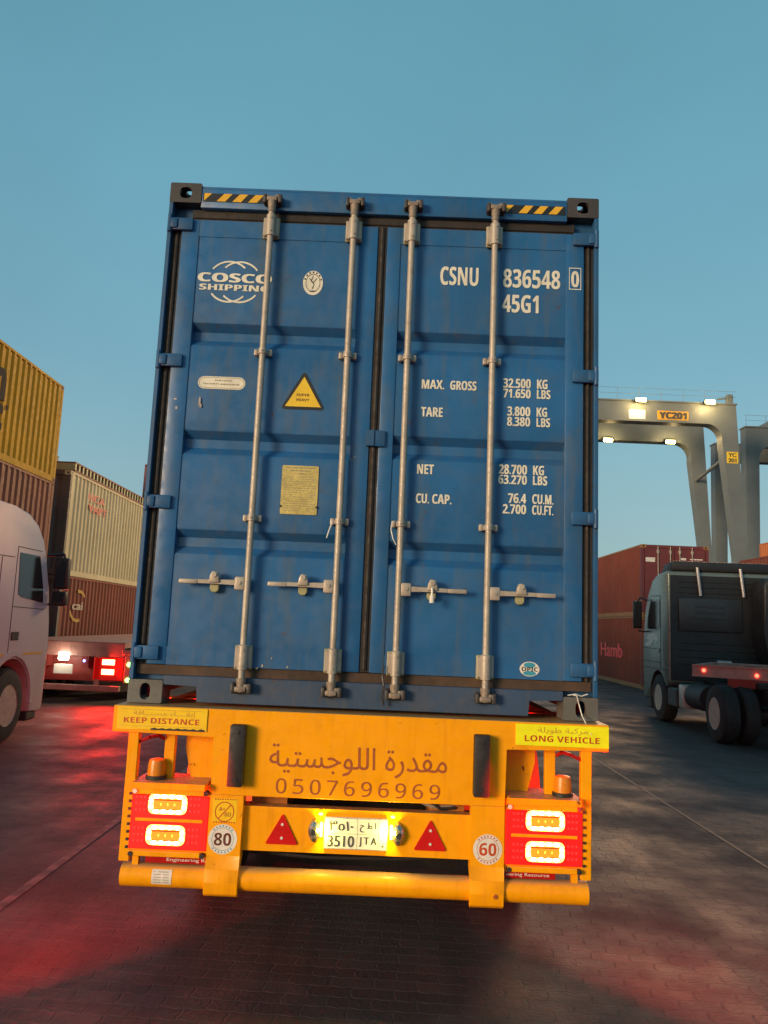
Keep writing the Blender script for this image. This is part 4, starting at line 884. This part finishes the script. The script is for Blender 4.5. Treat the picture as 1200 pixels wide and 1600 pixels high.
# ------------------------------------------------------------------ gantry cranes
def crane(label, loc, group='rubber tyred gantry cranes', sign=True, straight=False):
    t = thing('gantry_crane', label, 'crane', loc, 0, group)
    hc = 11.75          # half distance between the feet
    def frame(y0):
        def arc(cx, cz, r, a0, a1, n=8): return [(cx+r*math.cos(R(a0+(a1-a0)*i/n)), cz+r*math.sin(R(a0+(a1-a0)*i/n))) for i in range(n+1)]
        rt = [(10.87, 22.0), (11.35, 12.0), (11.95, 1.2), (10.75, 1.2), (10.65, 8.8), (9.62, 18.6)]
        if straight: rt = [(10.87, 22.0), (10.95, 12.0), (11.05, 1.2), (9.95, 1.2), (9.80, 8.8), (9.62, 18.6)]
        pts = rt + arc(8.3, 18.9, 1.35, 0, 90)[0:] 
        pts += [(-p[0], p[1]) for p in pts[::-1]]
        m = MB(); m.prism(pts, 'y', y0, y0+1.1); m.box(-10.95, 10.95, y0-0.12, y0+1.22, 22.0, 22.12)
        return m.build('portal_frame', M['crane'], t, smooth=False)
    F1 = frame(0.0); F2 = frame(7.0)
    for s in (-1, 1):
        m = MB(); m.box(*sorted((s*10.4, s*12.2)), -0.6, 8.7, 0.75, 1.6); m.build('sill_beam', M['crane'], t)
        m = MB(); m.tube((s*10.1, 0.9, 17.4), (s*10.1, 7.2, 16.6), 0.16, 10); m.build('brace', M['crane'], t)
        for yy in (0.4, 7.7): wheel(t, s*11.3, yy, 0.75, 0.5, s)
    m = MB()
    for y0 in (0.0,):
        for x in [i*1.9-10.8 for i in range(12)]: m.tube((x, y0, 22.1), (x, y0, 23.2), 0.015, 5)
        for zz in (22.7, 23.2): m.tube((-10.9, y0, zz), (10.9, y0, zz), 0.015, 5)
    m.build('railing', M['crane'], t)
    m = MB(); m.box(10.2, 10.7, 0.1, 0.6, 22.12, 23.0, 0.05); m.tube((10.3, 0.3, 22.7), (9.4, 0.3, 22.55), 0.08, 8); m.build('camera_mast', M['crane'], t)
    m = MB(); m.box(-6.5, -2.5, -0.4, 8.4, 22.15, 24.0, 0.08); m.build('trolley', M['crane'], t)
    m = MB(); m.box(-5.5, -3.5, 1.2, 3.2, 17.6, 19.9, 0.08); m.build('operator_cab', M['glass'], t)
    lamps = ((2.45, -0.45, 21.85), (8.38, -0.45, 21.9), (1.65, 6.75, 20.0), (7.55, 6.75, 20.05))
    for (x, y, z) in (lamps if sign else ()):
        m = MB(); m.box(x-0.40, x+0.40, y-0.15, y+0.35, z+0.0, z+0.35, 0.05); fl = m.build('floodlight', M['chassis'], t)
        m = MB(); m.box(x-0.42, x+0.42, y-0.28, y-0.15, z-0.06, z+0.26, 0.04); m.build('floodlight_glass', M['flood'], fl)
    if sign:
        m = MB(); m.box(4.05, 6.75, -0.02, 0.0, 20.45, 21.25); sg = m.build('number_sign', M['sign_gold'], t)
        text('sign_lettering', bold('YC201'), M['plate_ink'], sg, 4.2, 6.6, 20.55, 21.15, -0.03, weight=0.02, xbold=.03)
        m = MB(); m.box(9.98, 10.95, -0.02, 0.0, 16.85, 17.85); sg = m.build('leg_sign', M['warn_yellow'], t)
        text('sign_lettering', 'YC', M['plate_ink'], sg, 10.1, 10.8, 17.4, 17.75, -0.03, weight=0.01, xbold=.02); text('sign_lettering', '201', M['plate_ink'], sg, 10.1, 10.8, 16.93, 17.28, -0.03, weight=0.01, xbold=.02)
        m = MB(); m.box(1.6, 3.0, -0.02, 0.0, 20.45, 21.25); m.build('white_panel', M['plate_white'], t)
    return t, lamps
CR = (19.0, 62.0, 0)
cr, lamps = crane('grey gantry crane with four lit floodlights and a number sign on its beam', CR)
FW = 350.0
for (x, y, z) in lamps:
    p = (CR[0]+x, CR[1]+y-0.9, z-0.1)
    point('crane_flood', p, (1.0, 0.70, 0.30), FW, 0.25)
    if y < 3:
        point('crane_beam', p, (1.0, 0.66, 0.30), 44000.0, 0.35, spot=28, aim=(-9, 25, 5), blend=0.45)
        point('crane_beam', p, (1.0, 0.52, 0.25), 15000.0, 6.0, spot=150, aim=(3, 22, 0), blend=1.0)
crane('second grey gantry crane at the right edge, farther away and only part seen', (44.75, 69.0, 0), sign=False, straight=True)

# ------------------------------------------------------------------ trucks
def cab_shell(prof, hw, bev=0.07):
    m = MB(); m.prism(prof, 'x', -hw, hw, bev, 3); return m
# white truck at the left: heads away, we see its right side
wt = thing('tractor_truck', 'white truck cab at the left edge, its side glowing pink from the brake lights', 'truck', (-6.42, 7.30, 0), 0)
arch = [(0.66*math.cos(R(a)), 0.55+0.66*math.sin(R(a))) for a in range(0, 181, 15)]
prof = [(1.10, 0.34), (1.16, 0.42), (1.17, 1.30), (1.12, 1.70), (1.00, 2.20), (0.80, 2.72), (0.66, 2.95), (0.42, 3.16), (0.10, 3.29), (-0.4, 3.34), (-1.3, 3.36), (-1.35, 3.30), (-1.35, 0.95), (-0.75, 0.90)] + [(-0.66, 0.62)] + arch[::-1][1:-1] + [(0.66, 0.55), (0.72, 0.36)]
body = cab_shell(prof, 1.22, 0.045).build('cab', M['white_cab'], wt, ang=40)
for s in (-1, 1):
    m = MB(); m.prism([(-0.10, 2.70), (0.56, 2.70), (0.76, 2.26), (0.82, 2.00), (0.68, 2.01), (0.08, 2.06), (-0.04, 2.10)], 'x', *sorted((s*1.2215, s*1.226))); m.build('side_window', M['glass'], body)
    m = MB()
    for a, b_ in (((-0.17, 2.78), (-0.17, 1.25)), ((-0.17, 2.78), (0.62, 2.78)), ((-0.17, 1.25), (-0.1, 1.20)), ((-1.3, 2.60), (-0.25, 2.62)), ((-0.62, 1.0), (-0.62, 2.6)), ((-0.17, 1.92), (0.88, 1.90))):
        m.tube((s*1.2205, *a), (s*1.2205, *b_), 0.006, 5)
    m.build('door_seams', M['chassis'], body)
    m = MB(); m.box(*sorted((s*1.22, s*1.235)), -0.12, 0.10, 1.44, 1.56, 0.01); m.build('door_handle', M['chassis'], body)
    m = MB(); m.prism([(0.74*math.cos(R(a)), 0.55+0.74*math.sin(R(a))) for a in range(-5, 186, 10)]+[(0.665*math.cos(R(a)), 0.55+0.665*math.sin(R(a))) for a in range(185, -6, -10)], 'x', *sorted((s*1.20, s*1.245)), 0.004); m.build('wheel_arch', M['white_cab'], body)
    m = MB(); m.box(*sorted((s*1.221, s*1.2245)), -1.3, 0.98, 1.22, 1.25); m.build('pinstripe', M['hazard_yellow'], body)
    m = MB(); m.path([(s*1.20, 0.86, 2.74), (s*1.40, 1.02, 2.78), (s*1.42, 1.02, 2.70)], 0.022, 8); m.path([(s*1.20, 1.02, 1.98), (s*1.40, 1.05, 2.0)], 0.018, 8)
    m.box(*sorted((s*1.28, s*1.50)), 0.97, 1.11, 2.22, 2.72, 0.03, 2); m.box(*sorted((s*1.28, s*1.50)), 0.97, 1.11, 1.96, 2.19, 0.03, 2); mi = m.build('mirror', M['black'], wt)
    m = MB(); m.box(*sorted((s*1.31, s*1.47)), 0.962, 0.968, 2.26, 2.68); m.box(*sorted((s*1.31, s*1.47)), 0.962, 0.968, 1.99, 2.16); m.build('mirror_glass', M['glass'], mi)
    wheel(wt, s*1.06, 0.0, 0.52, 0.33, s)
    for yy in (-3.7,):
        wheel(wt, s*1.03, yy, 0.52, 0.34, s); wheel(wt, s*0.66, yy, 0.52, 0.30, s)
    m = MB(); m.box(*sorted((s*0.95, s*1.19)), 0.70, 1.05, 0.22, 0.36, 0.03); m.build('front_step', M['chassis'], wt)
    m = MB(); m.box(*sorted((s*0.85, s*1.16)), 1.155, 1.185, 0.58, 0.86, 0.012); m.build('headlight', M['glass'], wt)
m = MB(); m.poly([(-1.1, 1.142, 1.80), (1.1, 1.142, 1.80), (1.05, 0.84, 2.66), (-1.05, 0.84, 2.66)]); m.build('windscreen', M['glass'], body, smooth=False)
m = MB()
for x in (-0.8, -0.4, 0, 0.4, 0.8): m.box(x-0.06, x+0.06, 0.30, 0.42, 3.20, 3.26, 0.01)
m.build('roof_lamps', M['amber'], body)
m = MB(); m.box(-0.45, 0.45, -4.6, 0.9, 0.62, 0.95); m.box(-0.9, 0.9, -0.5, 0.6, 0.55, 1.15); m.box(-1.15, -0.6, -2.6, -1.2, 0.45, 1.0, .05); m.box(0.6, 1.15, -2.6, -1.2, 0.45, 1.0, .05); m.build('chassis', M['chassis'], wt)

# empty flatbed in front of the white truck
ft = thing('flatbed_trailer', 'empty red flatbed trailer with glowing tail lights and a white lamp, past the white truck', 'trailer', (-6.55, 12.6, 0), 0)
m = MB(); m.box(-1.25, 1.25, 0.0, 12.0, 1.17, 1.28); m.box(-1.25, 1.25, -0.01, 0.0, 0.98, 1.26); m.build('deck', M['red_deck'], ft)
m = MB()
for s in (-1, 1): m.box(*sorted((s*0.35, s*0.5)), 0.02, 11.5, 0.75, 1.17)
m.box(-1.2, 1.2, 0.3, 0.36, 0.45, 0.95); m.build('chassis', M['red_dark'], ft)
m = MB(); m.box(-1.2, 1.2, -0.06, 0.06, 0.27, 0.39, 0.01); m.box(-0.75, -0.65, 0, 0.05, 0.39, 0.98); m.box(0.65, 0.75, 0, 0.05, 0.39, 0.98); m.build('underrun_bar', M['red_deck'], ft)
for s in (-1, 1):
    m = MB(); m.box(*sorted((s*0.62, s*1.24)), 0.0, 0.06, 0.50, 0.97, 0.01); lh = m.build('lamp_panel', M['tail_red'] if s > 0 else M['tail_red'], ft)
    for zz in (0.87, 0.67): m = MB(); m.box(*sorted((s*0.80, s*1.06)), -0.014, -0.002, zz-0.055, zz+0.055, 0.005); m.build('tail_light', M['tail'], lh)
    for yy in (2.0, 3.3): wheel(ft, s*1.02, yy, 0.5, 0.34, s)
    m = MB(); m.box(*sorted((s*1.27, s*1.48)), -0.01, 0.12, 0.45, 1.02, 0.01); m.box(*sorted((s*1.2, s*1.5)), -0.02, 0.1, 1.03, 1.13, 0.01); mk = m.build('marker_post', M['red_deck'], ft)
    if s > 0:
        m = MB(); m.lathe([(0, 0.05), (-0.03, 0.045), (-0.04, 0.03)], (s*1.37, -0.012, 0.84), 'y', 14); m.lathe([(0, 0.05), (-0.03, 0.045), (-0.04, 0.03)], (s*1.36, -0.012, 0.52), 'y', 14); m.build('green_marker', M['green'], mk)
m = MB(); m.box(-0.02-0.10, 0.10, -0.05, -0.012, 0.88, 1.04, 0.02); m.build('work_lamp', M['work'], ft)
m = MB(); m.box(-0.20, 0.20, -0.03, -0.015, 0.60, 0.80, 0.005); m.build('number_plate', M['plate_white'], ft)
m = MB(); m.lathe([(0, 0.03), (-0.02, 0.02)], (0.42, -0.012, 0.88), 'y', 10); m.build('blue_marker', M['bluel'], ft)
m = MB(); m.box(-0.7, -0.55, 8.5, 8.65, 0.0, 1.17); m.box(0.55, 0.7, 8.5, 8.65, 0, 1.17); m.build('landing_legs', M['chassis'], ft)
point('work_light', (-6.55, 12.35, 0.95), (1.0, 0.9, 0.7), 7, 0.06)
area('tail_glow', (-5.62, 12.57, 0.77), (0.3, -1, 0.1), 0.3, 0.3, RED, 160.0)

# dark truck at the right
rt = thing('tractor_truck', 'dark truck with silver-green cab side and bare rear wheels, right edge', 'truck', (7.62, 14.05, 0), R(-2.8))
prof = [(1.18, 0.45), (1.22, 0.55), (1.22, 1.55), (1.16, 1.85), (0.98, 2.45), (0.78, 2.85), (0.40, 3.18), (0.0, 3.30), (-0.75, 3.34), (-0.78, 3.28), (-0.78, 0.90)] + [(-0.66, 0.80)] + [(0.64*math.cos(R(a)), 0.52+0.64*math.sin(R(a))) for a in range(155, 24, -13)] + [(0.66, 0.60), (0.70, 0.45)]
body = cab_shell(prof, 1.22, 0.04).build('cab', M['silver_cab'], rt, ang=40)
m = MB(); m.box(-1.17, 1.17, -0.80, -0.781, 0.95, 3.24, 0.008)
for zz in (1.30, 1.45, 1.60, 1.75, 2.85, 2.97, 3.09): m.box(-1.0, 1.0, -0.815, -0.80, zz, zz+0.05, 0.006)
rear = m.build('rear_wall', M['dark_cab'], body)
m = MB(); m.box(-1.0, 0.36, -0.85, -0.801, 2.02, 2.74, 0.02, 2); m.box(-0.72, 0.05, -0.862, -0.85, 2.30, 2.36, 0.005); m.box(-0.66, -0.0, -0.862, -0.85, 2.42, 2.48, 0.005); m.box(-0.66, -0.0, -0.862, -0.85, 2.54, 2.60, 0.005); m.build('rear_panel', M['dark_panel'], body)
m = MB(); m.prism([(-0.80, 3.345), (0.1, 3.30), (-0.2, 3.52), (-0.8, 3.56)], 'x', -1.12, 1.12, 0.03, 2); m.build('roof_deflector', M['dark_cab'], body)
for x in (-0.60, 0.33):
    m = MB(); m.tube((x, -0.86, 3.42), (x+0.06, -0.88, 2.80), 0.034, 10); m.build('rear_strut', M['alu'], body)
m = MB(); m.prism([(0.62, 1.6), (0.55, 2.0), (0.55, 3.0), (0.62, 3.16), (0.75, 3.22), (1.25, 3.22), (1.25, 1.2), (0.75, 1.2)], 'y', -1.5, -0.88, 0.06, 3); m.build('side_fairing', M['dark_cab'], rt)
m = MB(); m.path([(0.80, -1.505, 2.95), (0.88, -1.505, 2.85), (0.80, -1.505, 2.75), (0.90, -1.505, 2.62), (0.82, -1.505, 2.5), (0.86, -1.505, 2.4)], 0.012, 5); m.build('fairing_script', M['warn_yellow'], rt)
for k, (x0, x1) in enumerate(((-0.22, 0.35), (-0.1, 0.5), (0.04, 0.62))):
    m = MB(); pts = []
    for i in range(41):
        t_ = i/40; pts.append((x0+(x1-x0)*t_+0.035*math.cos(i*1.57), -0.95-0.9*t_+0.035*math.sin(i*1.57), 1.35-0.42*math.sin(math.pi*t_)-0.02*k+0.05*t_))
    m.path(pts, 0.011, 5); m.build('air_hose', M['chassis'] if k != 1 else M['red_dark'], rt)
m = MB(); m.tube((-0.25, -0.95, 1.35), (0.05, -0.95, 1.35), 0.07, 10); m.tube((-0.1, -1.0, 1.35), (-0.1, -1.05, 1.35), 0.04, 10); m.build('air_couplings', M['alu'], rt)
for s in (-1, 1):
    m = MB(); m.prism([(-0.15, 2.72), (0.50, 2.74), (0.78, 2.30), (0.88, 1.98), (0.15, 2.02), (-0.15, 2.12)], 'x', *sorted((s*1.2215, s*1.226))); m.build('side_window', M['glass'], body)
    m = MB()
    for a, b_ in (((-0.22, 2.80), (-0.22, 1.15)), ((-0.22, 2.80), (0.55, 2.82)), ((-0.22, 1.6), (1.16, 1.6)), ((-0.22, 1.3), (1.16, 1.3)), ((-0.7, 1.15), (1.16, 1.15))): m.tube((s*1.2205, *a), (s*1.2205, *b_), 0.008, 5)
    m.build('door_seams', M['chassis'], body)
    m = MB(); m.box(*sorted((s*1.22, s*1.235)), -0.14, 0.08, 1.52, 1.60, 0.01); m.build('door_handle', M['chrome'], body)
    if s < 0:
        m = MB(); m.prism([(0.62, 1.78), (0.95, 1.82), (0.80, 1.90), (0.30, 1.97), (0.05, 1.92), (-0.05, 1.80), (0.10, 1.72), (0.25, 1.80), (0.40, 1.74), (0.55, 1.66), (0.95, 1.64), (1.05, 1.70)], 'x', -1.2255, -1.2215); m.build('door_decal', M['white'], body)
    m = MB(); m.path([(s*1.20, 0.86, 2.72), (s*1.34, 1.0, 2.80), (s*1.40, 1.02, 2.70)], 0.020, 8); m.path([(s*1.20, 1.02, 1.98), (s*1.38, 1.04, 2.0)], 0.018, 8)
    m.box(*sorted((s*1.30, s*1.50)), 0.97, 1.11, 2.05, 2.72, 0.03, 2); mi = m.build('mirror', M['black'], rt)
    m = MB(); m.box(*sorted((s*1.32, s*1.48)), 0.962, 0.968, 2.10, 2.68); m.build('mirror_glass', M['glass'], mi)
    wheel(rt, s*1.06, 0.0, 0.52, 0.33, s)
    wheel(rt, s*1.06, -3.45, 0.52, 0.32, s); wheel(rt, s*0.70, -3.45, 0.52, 0.30, s)
    m = MB(); m.box(*sorted((s*0.72, s*1.18)), -1.62, -1.30, 0.42, 0.90, 0.03, 2); m.build('battery_box', M['alu'], rt)
    m = MB(); m.tube((s*0.93, -2.6, 0.70), (s*0.93, -1.68, 0.70), 0.26, 18); m.build('fuel_tank', M['chassis'], rt)
    m = MB(); m.box(*sorted((s*0.75, s*1.18)), 0.72, 1.16, 0.20, 0.46, 0.03); m.build('bumper_corner', M['dark_panel'], rt); m = MB(); m.box(*sorted((s*0.8, s*1.2)), -1.22, -0.62, 0.40, 0.80, 0.03); m.build('step', M['dark_panel'], rt)
m = MB(); m.poly([(-1.1, 1.19, 1.92), (1.1, 1.19, 1.92), (1.05, 0.86, 2.72), (-1.05, 0.86, 2.72)]); m.build('windscreen', M['glass'], body, smooth=False)
m = MB()
for x in (-0.9, -0.5, 0.5, 0.9): m.tube((x, 0.55, 3.05), (x, 0.55, 3.20), 0.05, 10)
m.build('roof_lamps', M['alu'], body)
m = MB()
for s in (-1, 1): m.box(*sorted((s*0.34, s*0.46)), -4.3, 0.9, 0.72, 0.98)
m.box(-0.45, 0.45, -4.2, -4.1, 0.72, 0.98); m.box(-0.55, 0.55, -3.8, -3.0, 0.98, 1.12, .03); m.tube((-0.9, -3.45, 0.52), (0.9, -3.45, 0.52), 0.1, 10); m.tube((-0.9, 0, 0.52), (0.9, 0, 0.52), 0.08, 10); m.box(-0.9, 0.9, -0.6, 0.6, 0.6, 1.2)
m.build('chassis', M['chassis'], rt)

# its turned skeletal trailer: local +y runs back along the trailer from its front left corner
ang = math.atan2(-0.50, 0.86)
st = thing('skeletal_trailer', 'bare trailer with pale red side rail and two red marker lamps, behind the dark truck', 'trailer', (5.68, 10.25, 0), ang)
m = MB(); m.box(0.0, 9.0, 0.0, 0.09, 1.20, 1.40, 0.006); m.box(0.0, 9.0, 2.36, 2.45, 1.20, 1.40, 0.006); m.box(0.0, 0.09, 0.09, 2.36, 1.20, 1.40); m.build('side_rail', M['red_deck'], st)
m = MB()
for x in (0.02, 0.75, 1.48, 2.21): m.box(x, x+0.05, -0.012, 0.0, 1.195, 1.405)
m.box(0.0, 9.0, -0.03, 0.0, 1.385, 1.405); m.box(0.0, 9.0, -0.03, 0.0, 1.195, 1.212); m.build('rail_ribs', M['red_deck'], st)
m = MB()
for k in range(8): m.box(0.7+k*1.1, 0.82+k*1.1, 0.09, 2.36, 1.24, 1.36)
m.box(0.5, 9.0, 0.75, 0.87, 1.0, 1.24); m.box(0.5, 9.0, 1.58, 1.70, 1.0, 1.24); m.build('chassis', M['red_dark'], st)
for x in (0.20, 1.06):
    m = MB(); m.lathe([(0, 0.032), (-0.02, 0.030), (-0.028, 0.018)], (x, -0.002, 1.31 if x < 1 else 1.27), 'y', 14); m.build('marker_lamp', M['marker'], st)
for x in (6.6, 7.9):
    m = MB()
    for yy in (0.2, 2.25): m.lathe([(-0.17, 0.28), (-0.17, 0.42), (-0.12, 0.5), (0.12, 0.5), (0.17, 0.42), (0.17, 0.28)], (x, yy, 0.5), 'y', 32)
    m.build('wheels', M['tyre'], st)
m = MB(); m.box(3.0, 3.12, 0.5, 0.62, 0.0, 1.2); m.box(3.0, 3.12, 1.8, 1.92, 0.0, 1.2); m.build('landing_legs', M['chassis'], st)
